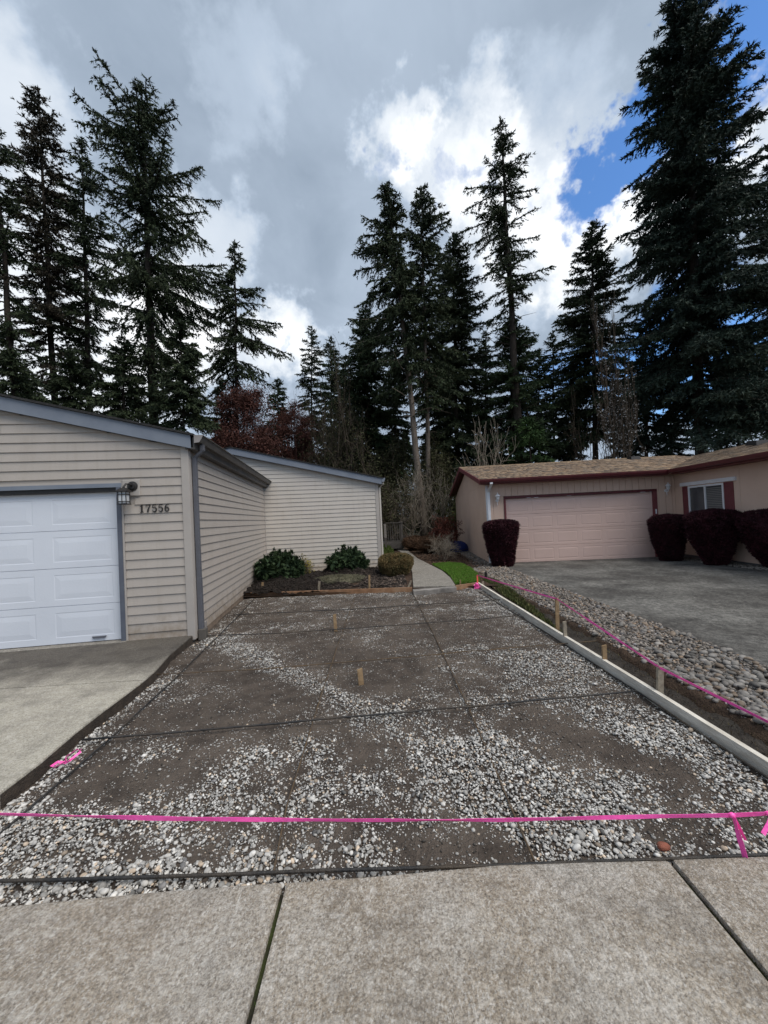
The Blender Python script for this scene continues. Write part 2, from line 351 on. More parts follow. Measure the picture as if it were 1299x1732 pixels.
# front apron of three worn slabs
ap = bpy.data.objects.new('pavement', None); C.objects.link(ap); ap['kind'] = 'structure'
slab('concrete_slab', [(-6, -2.5), (-.452, -2.5), (-.505, 1.655), (-1.02, 1.64), (-1.66, 1.605), (-2.3, 1.57), (-6, 1.4)], 0, .13, M_apron, ap, .012)
slab('concrete_slab', [(-.435, -2.5), (1.162, -2.5), (1.147, 1.675), (.80, 1.685), (.42, 1.69), (-.1, 1.665), (-.488, 1.655)], -.002, .13, M_apron, ap, .012)
slab('concrete_slab', [(1.180, -2.5), (6, -2.5), (6, 1.70), (1.9, 1.665), (1.165, 1.675)], .001, .13, M_apron, ap, .012)
mb = MB(); mb.box(-.51, -.42, -2.5, 1.62, -.05, -.022); mb.box(1.14, 1.19, -2.5, 1.64, -.05, -.022)
M_joint = mat('mossy_joint_dirt', (.028, .024, .018), (.02, .018, .012), 20, .95, .8, 60, c3=(.06, .085, .015), scale3=4.5, amt3=.9)
mb.build('joint_fill', M_joint, ap)

# driveway of the beige house
EDGE = [G(x, y, 0) for x, y in ((325.6, 1074.7), (288, 1106), (263, 1133.6), (239, 1154), (166, 1208), (128, 1237.5), (69, 1287.7), (0, 1340))]
dv = bpy.data.objects.new('left_driveway', None); C.objects.link(dv); dv['kind'] = 'structure'
E2 = [(p[0], p[1]) for p in EDGE]
jy = 3.92
iE = [p for p in E2 if p[1] > jy]; jE = [p for p in E2 if p[1] <= jy]
def lx(y):
    for a, b in zip(E2[:-1], E2[1:]):
        if b[1] <= y <= a[1]: return a[0]+(b[0]-a[0])*(y-a[1])/(b[1]-a[1])
slab('concrete_slab', [(-10, 4.6), (-10, jy-.25)]+[(lx(jy), jy)]+iE[::-1]+[(-2.80, 5.60)], 0, .13, M_drive, dv, .012)
slab('concrete_slab', [(-10, jy-.26), (-10, 1.3), (-2.5, 1.3)]+jE[::-1]+[(lx(jy-.01), jy-.012)], 0, .13, M_drive, dv, .012)

# the driveway's side, a dark brown strip just proud of the slab
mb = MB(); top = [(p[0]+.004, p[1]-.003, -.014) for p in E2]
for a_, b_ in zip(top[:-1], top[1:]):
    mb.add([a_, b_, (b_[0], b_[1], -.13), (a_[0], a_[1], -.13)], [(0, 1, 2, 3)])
mb.build('slab_edge', mat('dark_brown_edge', (.075, .058, .045), (.04, .032, .026), 14, .95, .8, 60), dv)
# gravel bed soil
def zbed(x, y): return -.100+.014*fbm(x, y, 1.4, 3.)+.012*fbm(x, y, 6., 9.)
grid('soil', -4.2, 2.22, 1.0, 8.46, 200, 220, zbed, M_soil)

# neighbour side: drive, rock bed, trench
def zn(y): return -.03-.13*min(max((y-5)/7., 0), 1)
DR = [(3.45, -1), (3.45, 3.54), (3.42, 5.0), (3.41, 6.13), (3.44, 8.0), (3.52, 10.54), (3.62, 12.2), (3.9, 12.92)]
nd = bpy.data.objects.new('neighbour_driveway', None); C.objects.link(nd); nd['kind'] = 'structure'
def dsl(a, b, xr0, xr1):
    return slab('concrete_slab', [(p[0], p[1], zn(p[1])) for p in a]+[(xr1, a[-1][1], zn(a[-1][1])), (xr0, a[0][1], zn(a[0][1]))], 0, .12, M_drive2, nd, .01)
dsl([(3.45, -1), (3.45, 3.54), (3.42, 5.0), (3.41, 6.6)], 0, 20, 11)
dsl([(3.41, 6.612), (3.44, 8.0), (3.52, 9.2)], 0, 11, 10)
dsl([(3.52, 9.212), (3.53, 10.54), (3.62, 12.2), (3.9, 12.95)], 0, 8.75, 8.75)
def zrock(x, y):
    base = zn(y)+.012
    t = min(max((x-2.33)/.20, 0), 1); near = min(max((8.9-y)/1.2, 0), 1)
    return base-(1-t)*.13*near+.010*fbm(x, y, 2.2, 5.)
RB = [(2.27, -1), (2.27, 8.3), (2.62, 8.9), (2.55, 9.9), (2.35, 10.6), (3.0, 14), (3.3, 19), (3.5, 22), (4.2, 22), (3.55, 12.7), (3.95, 12.93), (3.6, 12.1), (3.56, 10.5), (3.47, 6), (3.48, -1)]
grid('rock_bed_soil', 2.24, 4.3, -.8, 22, 60, 300, zrock, M_rockbase, keep=lambda x, y: inpoly(x, y, RB))
mt = MB()   # trench bank behind the form board
xs = np.linspace(2.285, 2.56, 7); ys = np.linspace(0, 8.5, 150)
V = []; 
for y in ys:
    for i, x in enumerate(xs):
        t = i/6; g = max(0, 1-max(0, y-7.2)/1.2)
        prof = [-.155, -.158, -.15, -.10, -.045, -.02, -.03][i]
        V.append((x+(.02*fbm(x*3, y, 3.1, 2)), y, prof*g+(1-g)*-.05+zn(y)*.9+.03+.018*fbm(x*2, y, 6., 1)))
F = [(j*7+i, j*7+i+1, (j+1)*7+i+1, (j+1)*7+i) for j in range(149) for i in range(6)]
link('trench_soil', npmesh('trench_soil', np.array(V), np.array(F), smooth=True), M_trench, None, ST)

# wing side planting strip
grid('planting_strip_soil', 8.3, 10.2, 5.5, 12.9, 24, 60, lambda x, y: zn(y)-.01+.02*fbm(x, y, 2.), M_litter, keep=lambda x, y: x > 8.75 or y < 9.2 and x > 8.3)

# walkway, lawn
pw = [(699, 992), (697, 967), (691, 951), (676, 932), (650, 921), (640, 917), (640, 912), (662, 918), (690, 931), (706, 944), (715.5, 948.6), (729, 955.5), (748, 965), (762, 977), (771, 990.5)]
PW = [tuple(G(x, y, -.02)[:2]) for x, y in pw]
slab('walkway', PW, -.02, .1, M_path, None, .01, ST)
PW2 = [tuple(G(x, y, -.02)[:2]) for x, y in ((699.5, 992), (771, 990.5), (769, 998), (700, 1001))]
lw = [(771, 988), (764, 976), (750, 964.5), (731, 954.5), (760, 952), (781, 954), (797, 962), (807, 971), (812, 984)]
LW = [tuple(G(x, y, -.03)[:2]) for x, y in lw]
slab('lawn', LW, -.035, .06, M_lawnsoil, None, 0, ST)

# ------------------------------------------------------------------ pebbles
def ico(sub):
    bm = bmesh.new(); bmesh.ops.create_icosphere(bm, subdivisions=sub, radius=1)
    v = np.array([x.co[:] for x in bm.verts]); f = np.array([[q.index for q in p.verts] for p in bm.faces]); bm.free(); return v, f
OV = np.array([(1, 0, 0), (-1, 0, 0), (0, 1, 0), (0, -1, 0), (0, 0, 1), (0, 0, -1)], float)
OF = np.array([(4, 0, 2), (4, 2, 1), (4, 1, 3), (4, 3, 0), (5, 2, 0), (5, 1, 2), (5, 3, 1), (5, 0, 3)])
ICO = {0: (OV, OF), 1: ico(1), 2: ico(2)}
def rocks(name, P, R, cols, sub, m, flat=.62, parent=None, props=None, jag=.16):
    v, f = ICO[sub]; n = len(P); k = len(v)
    a = RG.uniform(0, 2*np.pi, n); sx = RG.uniform(.85, 1.35, n); sy = RG.uniform(.7, 1., n); sz = RG.uniform(flat*.7, flat*1.2, n)
    jit = 1+RG.normal(0, jag, (n, k, 1))*np.ones((1, 1, 3)) if sub <= 1 else 1+jag*.55*RG.normal(0, 1, (n, k, 1))
    if sub == 2:   # smooth lumps: low-order shape noise
        d = RG.normal(0, 1, (n, 4, 3)); d /= np.linalg.norm(d, axis=2, keepdims=True)
        jit = 1+.13*np.einsum('kc,nac->nka', v, d).clip(-1, 1).sum(axis=2, keepdims=True)*.8
    X = v[None]*jit*np.stack([sx, sy, sz], 1)[:, None, :]*R[:, None, None]
    tx = RG.normal(0, .28, n); ty = RG.normal(0, .28, n)
    y = X[..., 1]*np.cos(tx)[:, None]-X[..., 2]*np.sin(tx)[:, None]; z = X[..., 1]*np.sin(tx)[:, None]+X[..., 2]*np.cos(tx)[:, None]
    x = X[..., 0]*np.cos(ty)[:, None]+z*np.sin(ty)[:, None]; z = -X[..., 0]*np.sin(ty)[:, None]+z*np.cos(ty)[:, None]
    xx = x*np.cos(a)[:, None]-y*np.sin(a)[:, None]; yy = x*np.sin(a)[:, None]+y*np.cos(a)[:, None]
    V = np.stack([xx, yy, z], 2)+P[:, None, :]
    F = f[None]+(np.arange(n)*k)[:, None, None]
    me = npmesh(name, V.reshape(-1, 3), F.reshape(-1, 3), np.repeat(cols, k, axis=0), smooth=True)
    return link(name, me, m, parent, props)
def W2(px, py): return G(px, py, -.09)[:2]
# light gravel patches (positive) and bare soil (negative): centre, sizes along x / y, turn, amount
BL = []
def patch(p, q, w, amt):
    a, b = W2(*p), W2(*q); c = (a+b)/2; d = b-a; L = max(np.hypot(*d), .05); BL.append((c, d/L, L/2+w*.6, w, amt))
patch((375, 1085), (470, 1130), .20, 1.2); patch((470, 1130), (640, 1205), .15, 1.1); patch((660, 1215), (830, 1290), .25, .8)
patch((800, 1270), (1000, 1380), .38, .9); patch((900, 1330), (1150, 1330), .22, .45); patch((1000, 1200), (1299, 1345), .26, 1.2); patch((1100, 1200), (1290, 1310), .18, .6)
patch((850, 1110), (1080, 1150), .35, .85); patch((880, 1150), (1000, 1080), .4, .7); patch((830, 1020), (930, 1060), .35, .9)
patch((800, 1000), (850, 1030), .3, .7); patch((420, 1012), (700, 1004), .22, .55); patch((430, 1022), (640, 1030), .16, .25); patch((0, 1375), (330, 1050), .17, .95)
patch((340, 1060), (400, 1015), .15, .8); patch((300, 1090), (420, 1075), .18, .7); patch((0, 1500), (470, 1490), .10, 1.2); patch((0, 1430), (230, 1400), .17, .95)
patch((420, 1410), (660, 1440), .14, .75); patch((300, 1350), (620, 1340), .14, .75); patch((450, 1270), (350, 1330), .22, .45)
patch((740, 1190), (900, 1180), .14, .5); patch((960, 1440), (1299, 1420), .10, .65); patch((700, 1350), (950, 1380), .18, .7)
patch((0, 1375), (330, 1050), .15, .8); patch((0, 1440), (350, 1480), .14, .6); patch((480, 1490), (1299, 1450), .05, .3); patch((520, 1250), (600, 1330), .2, .35)
patch((330, 1110), (480, 1180), .25, -.8); patch((230, 1210), (430, 1240), .25, -.55); patch((680, 1435), (760, 1440), .09, -.9)
patch((950, 1240), (1150, 1300), .16, -.8); patch((1010, 1290), (1200, 1330), .1, -.5); patch((80, 1450), (380, 1445), .045, -.55)
patch((480, 1080), (680, 1130), .25, -.6); patch((420, 1050), (600, 1050), .15, -.5); patch((620, 1050), (860, 1070), .18, -.5); patch((150, 1330), (330, 1300), .12, -.5)
patch((560, 1160), (740, 1160), .2, -.45); patch((780, 1420), (900, 1440), .06, -.6); patch((500, 1225), (640, 1290), .15, -.4); patch((700, 1005), (800, 1010), .2, -.4)
def dens(X, Y):
    d = np.full(X.shape, .43)
    for c, u, la, lb, amt in BL:
        dx, dy = X-c[0], Y-c[1]; s = dx*u[0]+dy*u[1]; t = -dx*u[1]+dy*u[0]
        d += amt*(.78 if amt > 0 else .75)*np.exp(-((s/la)**4)-(t/lb)**2)
    return d
NC = 26000
rr = RG.random((2, 250000)); PX = -3.45+rr[0]*5.62; PY = 1.45+(rr[1]**1.45)*6.95
nz_ = np.array([fbm(x, y, 2.6, 1.)*.8+fbm(x, y, 8., 4.)*.9 for x, y in zip(PX, PY)])
dn = dens(PX, PY)*.74+nz_*.44
# keep to the bed: right of the left edge, and not under house
exs = np.interp(PY, [p[1] for p in E2[::-1]], [p[0] for p in E2[::-1]])
inside = (PX > np.where(PY < 5.4, exs+.02, -2.74-.141*(PY-5.45)+.03)) & ~((PY < 1.70) & (PX > -.6)) & (PX < 2.16)
keep = (RG.random(len(PX)) < np.clip(dn, .05, .86)) & inside
PX, PY, dn = PX[keep], PY[keep], dn[keep]
R = np.clip(RG.lognormal(math.log(.0054), .42, len(PX)), .0022, .017)*np.where(dn > .55, 1.14, .78)*np.where(PY < 2.6, .90, 1.)
R *= np.where(exs[keep]+.28 > PX, 1.35, 1.)
tone = np.clip(RG.normal(.50, .17, len(PX)), .12, .85)
pc = np.stack([tone*1.0, tone*.975, tone*.93], 1)
tint = RG.random(len(PX)); pc[tint < .10] *= [1.05, .88, .72]; pc[tint > .94] *= [.42, .42, .44]
pc *= np.where(dn < .35, .80, 1.)[:, None]
PZ = np.array([zbed(x, y) for x, y in zip(PX, PY)])+R*RG.uniform(-.15, .65, len(R))+np.clip(dn-.55, 0, .5)*.022
P = np.stack([PX, PY, PZ], 1)
nearm = (PY < 1.95) & (R > .0075); farm = PY > 2.9; midm = ~nearm & ~farm
print('pebbles', len(P), nearm.sum())
o = rocks('gravel', P[nearm], R[nearm], pc[nearm], 2, M_pebble, props=STUFF); o['label'] = 'near white and grey pebbles scattered over dark soil between the rebar'
o = rocks('gravel', P[midm], R[midm], pc[midm], 1, M_pebble, props=STUFF, jag=.10); o['label'] = 'small pale pebbles over packed soil in the middle of the bed'
o = rocks('gravel', P[farm], R[farm], pc[farm], 0, M_pebble, props=STUFF, jag=.10); o['label'] = 'far pale pebbles scattered over packed soil before the planting bed'
# soil crumbs
q = RG.random((2, 24000)); cx_ = -3.3+q[0]*5.4; cy_ = 1.68+q[1]**1.3*6.6
exs = np.interp(cy_, [p[1] for p in E2[::-1]], [p[0] for p in E2[::-1]])
kk = (cx_ > np.where(cy_ < 5.4, exs+.03, -2.70-.141*(cy_-5.45)))
cx_, cy_ = cx_[kk], cy_[kk]
Rc = np.clip(RG.lognormal(math.log(.0042), .42, len(cx_)), .002, .012)
tc_ = RG.uniform(.05, .24, len(cx_)); cc = np.stack([tc_*1.05, tc_*.93, tc_*.82], 1)
o = rocks('soil_crumbs', np.stack([cx_, cy_, np.array([zbed(x, y) for x, y in zip(cx_, cy_)])+Rc*.4], 1), Rc, cc, 0, M_chip, .8, props=STUFF)
o['label'] = 'fine crumbs of soil and grit between the pebbles'
# red brick-coloured stones
for (px, py, r) in ((1122, 1432, .030),):
    c = G(px, py, -.075); v, f = ICO[2]
    vv = v*np.array([1.2, .7, .55])*r*(1+.1*np.sin(v[:, :1]*4+v[:, 1:2]*3)); vv = vv.clip(-r*.95, r*.95)
    me = npmesh('red_stone', vv, f, smooth=True); o = link('red_stone', me, mat('red_brick_stone', (.30, .10, .065), (.2, .075, .05), 60, .8, .3), None)
    o.location = c; o.rotation_euler = (0, .15, .2); tag(o, 'brick-red stone among white pebbles by the front slab', 'stone')

# river rocks beside the neighbour's driveway
q = RG.random((2, 62000)); X = 2.42+q[0]*1.75; Y = 1.8+(q[1]**1.7)*19.5
ok = np.array([inpoly(x, y, RB) for x, y in zip(X, Y)]) & (X > np.where(Y < 8.3, 2.50, 0))
X, Y = X[ok], Y[ok]
n0 = len(X); Rr = np.clip(RG.lognormal(math.log(.0135), .40, n0), .006, .036)*np.where(Y > 8, 1.3, 1.)
Z = np.array([zrock(x, y) for x, y in zip(X, Y)])+Rr*RG.uniform(.05, .55, n0)
tn = np.clip(RG.normal(.20, .08, n0), .05, .5); rc = np.stack([tn*1.08, tn*.96, tn*.85], 1)
tt = RG.random(n0); rc[tt < .15] *= [1.12, .92, .74]; rc[tt > .9] *= [.85, .92, 1.05]; rc[(tt > .15) & (tt < .2)] *= 1.45
u = X/Y; big = (Y > 2.4) & (Y < 5.2) & (u < 1.03)
idx = np.where(big)[0]; idx = idx[np.argsort(-(Rr[idx]/Y[idx]))][:300]
msk = np.ones(n0, bool); msk[idx] = False
fr_ = msk & (Y > 6.5); msk = msk & ~fr_
rb = rocks('river_rocks', np.stack([X, Y, Z], 1)[fr_], Rr[fr_]*1.1, rc[fr_], 0, M_stone, .6, props=STUFF, jag=.07); rb['label'] = 'far river rocks along the gable wall of the pink house'
rb = rocks('river_rocks', np.stack([X, Y, Z], 1)[msk], Rr[msk], rc[msk], 1, M_stone, .6, props=STUFF, jag=.09)
rb['label'] = 'rounded brown and grey river rocks in the strip beside the neighbour driveway'
rbp = bpy.data.objects.new('rock_bed', None); C.objects.link(rbp); rbp['kind'] = 'structure'
v2, f2 = ICO[2]; shapes = []
for i in range(24):
    d = RG.normal(0, 1, (4, 3)); d /= np.linalg.norm(d, axis=1, keepdims=True)
    vv = v2*(1+.10*(v2@d.T).clip(-1, 1).sum(1, keepdims=True))*[RG.uniform(1., 1.35), RG.uniform(.75, 1.), RG.uniform(.5, .7)]
    t = float(np.clip(RG.normal(.20, .06), .08, .4)); c = np.array([t*1.03, t*.97, t*.90])*([1.1, .92, .76] if i % 6 == 0 else [1, 1, 1])
    me = npmesh('river_stone', vv, f2, np.tile(c, (len(vv), 1)), smooth=True); me.materials.append(M_stone); shapes.append(me)
for k, i in enumerate(idx):
    o = bpy.data.objects.new('river_stone', shapes[k % 24]); C.objects.link(o); o.parent = rbp
    o.location = (X[i], Y[i], Z[i]+.008); s = Rr[i]; o.scale = (s, s, s); o.rotation_euler = (random.gauss(0, .25), random.gauss(0, .25), random.uniform(0, 6.28))
# stones in the planting strip by the wing wall
n1 = 1500; X = RG.uniform(8.75, 9.6, n1); Y = RG.uniform(8, 12.8, n1); r1 = RG.uniform(.015, .045, n1); t1 = RG.uniform(.08, .3, n1)
o = rocks('planting_strip_stones', np.stack([X, Y, np.array([zn(y) for y in Y])+.005], 1), r1, np.stack([t1, t1*.9, t1*.8], 1), 1, M_stone, .6, props=STUFF)
o['label'] = 'brown stones and chips under the purple bushes by the window wall'

# ------------------------------------------------------------------ mulch bed, chips
def zm(x, y):
    b = -.045+.22*math.exp(-((x+2.6)/.75)**2-((y-9.6)/1.0)**2)+.22*math.exp(-((x+1.15)/.9)**2-((y-10.9)/.7)**2)
    return b+.07*fbm(x, y, 3.2, 2.)*(1+.6*math.exp(-((x+1.8)/1.6)**2))+.03*fbm(x, y, 11., 6.)
grid('planting_bed_soil', -3.75, .50, 8.47, 12.25, 120, 110, zm, M_mulch, keep=lambda x, y: x < .46+.02*math.sin(y*5) and x > -3.24-.141*(y-8.6)+.0)
n2 = 13000; X = RG.uniform(-3.5, .45, n2); Y = RG.uniform(8.5, 12.1, n2)
ok = X > -3.2-.141*(Y-8.6); X, Y = X[ok], Y[ok]; n2 = len(X)
pale_mix = 1/(1+np.exp(-(X+1.1-.35*(Y-9.))*4))  # chips turn from dark mulch to paler ones towards the right
tb = RG.uniform(.02, .04, n2)*(1-pale_mix)+RG.uniform(.05, .24, n2)*pale_mix*np.where(RG.random(n2) < .5, 1, .45)
rs = RG.uniform(.012, .032, n2)
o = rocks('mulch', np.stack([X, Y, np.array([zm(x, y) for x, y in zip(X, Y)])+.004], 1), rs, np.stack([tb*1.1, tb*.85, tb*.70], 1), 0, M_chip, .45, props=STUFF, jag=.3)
o['label'] = 'dark clods, chips and small stones in the planting bed'
n2 = 3600; X = RG.uniform(1.0, 3.2, n2); Y = RG.uniform(12, 20, n2); tb = RG.uniform(.03, .16, n2)
o = rocks('leaf_litter', np.stack([X, Y, np.array([zyard(x, y) for x, y in zip(X, Y)])+.01], 1), RG.uniform(.02, .05, n2), np.stack([tb*1.2, tb*.75, tb*.5], 1), 0, M_chip, .3, props=STUFF, jag=.3)
o['label'] = 'brown leaf litter under the shrubs beside the walkway'

# grass blades
def blades(name, X, Y, Zs, h, label, c=(.10, .22, .02)):
    n = len(X); a = RG.uniform(0, 6.28, n); hh = h*RG.uniform(.5, 1.2, n); w = hh*.16
    lx_, ly_ = RG.normal(0, .35, n)*hh, RG.normal(0, .35, n)*hh
    p = np.stack([X, Y, Zs], 1); s = np.stack([np.cos(a)*w, np.sin(a)*w, 0*a], 1); t = np.stack([lx_, ly_, hh], 1)
    V = np.stack([p-s, p+s, p+t], 1).reshape(-1, 3); F = np.arange(n*3).reshape(-1, 3)
    c_ = np.array(c)[None]*RG.uniform(.6, 1.35, (n, 1))*np.array([1, 1, 1]); c_[RG.random(n) < .08] = (.2, .17, .07)
    o = link(name, npmesh(name, V, F, np.repeat(c_, 3, axis=0)), M_grass, None, STUFF); o['label'] = label
q = RG.random((2, 60000)); xs_ = [p[0] for p in LW]; ys_ = [p[1] for p in LW]
X = min(xs_)+q[0]*(max(xs_)-min(xs_)); Y = min(ys_)+q[1]*(max(ys_)-min(ys_))
ok = np.array([inpoly(x, y, LW) for x, y in zip(X, Y)]); X, Y = X[ok], Y[ok]
blades('grass', X, Y, np.full(len(X), -.04), .055, 'bright green lawn patch at the end of the walkway')
n = 9000; Y = 5.0+RG.random(n)**.55*4.4; wd = np.clip((Y-5.6)/3.4, 0, 1); X = 2.31+RG.random(n)*(.06+.24*wd); kp = RG.random(n) < .25+.75*wd; X, Y = X[kp], Y[kp]
blades('grass_strip', X, Y, np.array([max(zrock(x+.02, y), -.13) for x, y in zip(X, Y)])-.012, .06, 'thin strip of grass along the outside of the form board', (.07, .085, .025))
n = 1400; Y = RG.uniform(2., 5.5, n); X = RG.normal(2.45, .05, n)
blades('dry_grass', X, Y, np.array([zrock(x, y) for x, y in zip(X, Y)])-.01, .03, 'dry straw and roots hanging over the trench bank', (.10, .075, .045))
X = RG.normal(-.462, .008, 900); Y = RG.uniform(.2, 1.25, 900)
blades('joint_moss', X, Y, np.full(900, -.022), .014, 'green moss in the left joint of the front pavement', (.05, .09, .01))
X = RG.normal(1.160, .006, 600); Y = RG.uniform(.2, 1.5, 600)
blades('joint_moss', X, Y, np.full(600, -.022), .012, 'moss and dirt in the right joint of the front pavement', (.07, .07, .02))

# ------------------------------------------------------------------ forms, stakes, rebar
def board_between(name, a, b, th, h, m, label, cat, side=1, group=None):
    a, b = Vector(a), Vector(b); d = (b-a); L = d.length; ang = math.atan2(d.y, d.x); mb = MB(); n = 14
    for i in range(n):    # a board with a slightly wavy top
        x0, x1 = L*i/n, L*(i+1)/n; w0 = .004*math.sin(i*1.7); w1 = .004*math.sin((i+1)*1.7)
        mb.hexa([(x0, w0, -h), (x1, w1, -h), (x1, th*side+w1, -h), (x0, th*side+w0, -h), (x0, w0, 0), (x1, w1, (b.z-a.z)*0), (x1, th*side+w1, 0), (x0, th*side+w0, 0)])
    bm = mb.build(name, m, None)
    bmm = bmesh.new(); bmm.from_mesh(bm.data); bmesh.ops.remove_doubles(bmm, verts=bmm.verts, dist=.0005)
    for f in [f for f in bmm.faces if abs(f.normal.x) > .9 and .01 < f.calc_center_median().x < L-.01]: bmm.faces.remove(f)
    bmm.to_mesh(bm.data); bmm.free()
    bm.location = a; bm.rotation_euler = (0, 0, ang); tag(bm, label, cat, group); return bm
board_between('form_board', (2.235, -.5, 0), (1.99, 8.60, 0), .038, .135, M_form, 'long whitewashed form board along the right edge of the gravel bed', 'form board', -1)
a, b = G(410, 1003), G(697, 993)
board_between('form_board', (a[0], a[1], -.005), (b[0], b[1], -.005), .038, .10, M_wood, 'reddish brown form board in front of the planting bed', 'form board')
a, b = G(771, 990), G(808, 985)
board_between('form_board', (a[0], a[1], -.005), (b[0]-.02, b[1], -.005), .038, .10, M_wood, 'short form board between the walkway and the pink flagging knot', 'form board')
a, b = G(700, 997, -.0), G(771, 991, -.0)
slab('walkway_edge', [(a[0]-.02, a[1]-.12), (b[0], b[1]-.09), (b[0], b[1]+.06), (a[0]-.02, a[1]+.1)], -.012, .10, mat('broken_concrete_edge', (.30, .28, .26), (.14, .13, .12), 5, .9, .6, 40), None, .01, ST)
# cable-like kerb board against the garage wall
def stake(base, h, w, m, label, tilt=(0, 0), rz=0., grp=None):
    mb = MB(); z0 = -.14
    mb.hexa([(-w*.2, -w*.12, z0), (w*.2, -w*.12, z0), (w*.2, w*.12, z0), (-w*.2, w*.12, z0), (-w/2, -w*.3, z0+.12), (w/2, -w*.3, z0+.12), (w/2, w*.3, z0+.12), (-w/2, w*.3, z0+.12)])
    mb.hexa([(-w/2, -w*.3, z0+.12), (w/2, -w*.3, z0+.12), (w/2, w*.3, z0+.12), (-w/2, w*.3, z0+.12), (-w/2, -w*.3, h-.012), (w/2, -w*.3, h), (w/2, w*.3, h-.004), (-w/2, w*.3, h-.014)])
    o = mb.build('wooden_stake', m); o.location = base; o.rotation_euler = (tilt[0], tilt[1], rz)
    return tag(o, label, 'stake', grp)
def stk(px, pyt, pyb, zb, w, m, label, tilt=(0, 0)):
    b = G(px, pyb, zb); top = A(px, pyt, b[1]); return stake(b, top[2]-zb, w, m, label, tilt, random.uniform(-.25, .25))
GS = 'wooden stakes around the gravel bed'
S1 = stk(943, 1011, 1060, -.06, .045, M_stake, 'tall tan stake holding the pink tape where it bends', (0, .03))
S2 = stk(956, 1050, 1078, -.02, .04, M_stakeg, 'short pale stake just right of the tall tape stake')
S3 = stk(1023, 1090, 1118, -.02, .04, M_stake, 'short stake between the pale stake and the nearest tape stake')
S4 = stk(1116, 1126, 1175, -.04, .045, M_stakeg, 'nearest grey-brown stake with the pink tape crossing its top', (0, .06))
S5 = stk(568, 1038, 1068, -.10, .045, M_stake, 'farther tan stake standing alone in the gravel bed', (0, -.03))
S6 = stk(611, 1130, 1158, -.10, .05, M_stake, 'nearer stubby stake standing alone in the middle of the gravel', (0, -.06))
S7 = stk(443, 984, 1003, -.06, .045, M_stake, 'stake behind the brown form board nearest the beige side wall', (0, .12))
S8 = stk(539, 982, 1000, -.06, .045, M_stakeg, 'grey stake in front of the low grey ground cover', (0, .12))
S9 = stk(625, 972, 997, -.06, .04, M_stake, 'upright stake in front of the clipped bronze boxwood', (0, .03))
S10 = stk(690, 980, 995, -.06, .04, M_stakeg, 'leaning stake at the corner of the walkway', (0, .45))
S11 = stk(779, 980, 990, -.06, .03, M_stake, 'small stake behind the short form board by the lawn')
S12 = stk(817, 983, 992, -.06, .04, M_stakeg, 'small stake outside the far end of the long board')
S13 = stk(808, 972, 990, -.04, .03, M_orange, 'stake wrapped in orange flagging at the far corner of the bed')
# standpipe
b = G(822, 976, -.05); mb = MB(); mb.tube([(0, 0, -.1), (0, 0, .10)], .035, 12); mb.tube([(0, 0, .10), (0, 0, .125)], .03, 12)
mb.build('standpipe', M_black).location = b; tag(bpy.data.objects['standpipe'], 'small dark standpipe in the rocks behind the orange stake', 'pipe')

def rebar(pts, label, z=-.061, r=.0076, m=None):
    P0 = [Vector(G(x, y, z)) for x, y in pts]; out = []
    for a, b in zip(P0[:-1], P0[1:]):
        n = max(2, int((b-a).length/.25))
        for i in range(n): out.append(a.lerp(b, i/n)+Vector((random.gauss(0, .0015), random.gauss(0, .0015), random.gauss(0, .002))))
    out.append(P0[-1])
    # ribs: radius ripples along near bars
    pts2, rad = [], []
    near = min(p.y for p in out) < 2.2 and abs(out[0].y-out[-1].y) < 1
    if near:
        for a, b in zip(out[:-1], out[1:]):
            n = int((b-a).length/.006)
            for i in range(n): pts2.append(a.lerp(b, i/n)); rad.append(r*(1.13 if i % 2 else .95))
    else: pts2 = out; rad = [r]*len(out)
    mb = MB(); mb.tube(pts2, rad, 7); o = mb.build('rebar', m or M_steel, smooth=True)
    return tag(o, label, 'rebar', 'steel reinforcing bars laid over the gravel')
rebar([(-60, 1492), (0, 1490), (300, 1482), (660, 1471), (1000, 1458), (1299, 1446), (1360, 1444)], 'thick cross bar of rebar lying along the edge of the front pavement')
rebar([(140, 1252), (530, 1218), (792, 1195), (1077, 1169)], 'second cross bar of rebar from the front, crossing beyond the pink bow', z=-.058)
rebar([(263, 1141), (429, 1133), (700, 1110), (900, 1093), (1010, 1084)], 'third cross bar of rebar, just beyond the stubby stake', z=-.058, m=M_rust, r=.0052)
rebar([(336, 1076), (474, 1071), (700, 1055), (872, 1042)], 'fourth cross bar of rebar, just nearer than the farther stake', z=-.058, r=.0068)
rebar([(395, 1040), (600, 1030), (850, 1014)], 'farthest cross bar of rebar near the planting bed', z=-.058)
rebar([(-60, 1462), (28, 1386), (187, 1248), (294, 1149), (400, 1045), (430, 1012)], 'lengthwise rebar running beside the left driveway edge', z=-.072, r=.0068)
rebar([(462, 1478), (486, 1360), (530, 1218), (570, 1095), (600, 1010)], 'rusty lengthwise rebar left of the middle of the bed', z=-.072, m=M_rust, r=.0052)
rebar([(905, 1456), (862, 1360), (792, 1195), (735, 1075), (696, 998)], 'rusty lengthwise rebar right of the middle of the bed', z=-.080, m=M_rust, r=.0052)
rebar([(809, 1000), (900, 1055), (1077, 1169), (1299, 1316), (1380, 1372)], 'lengthwise rebar running beside the white form board', z=-.072)

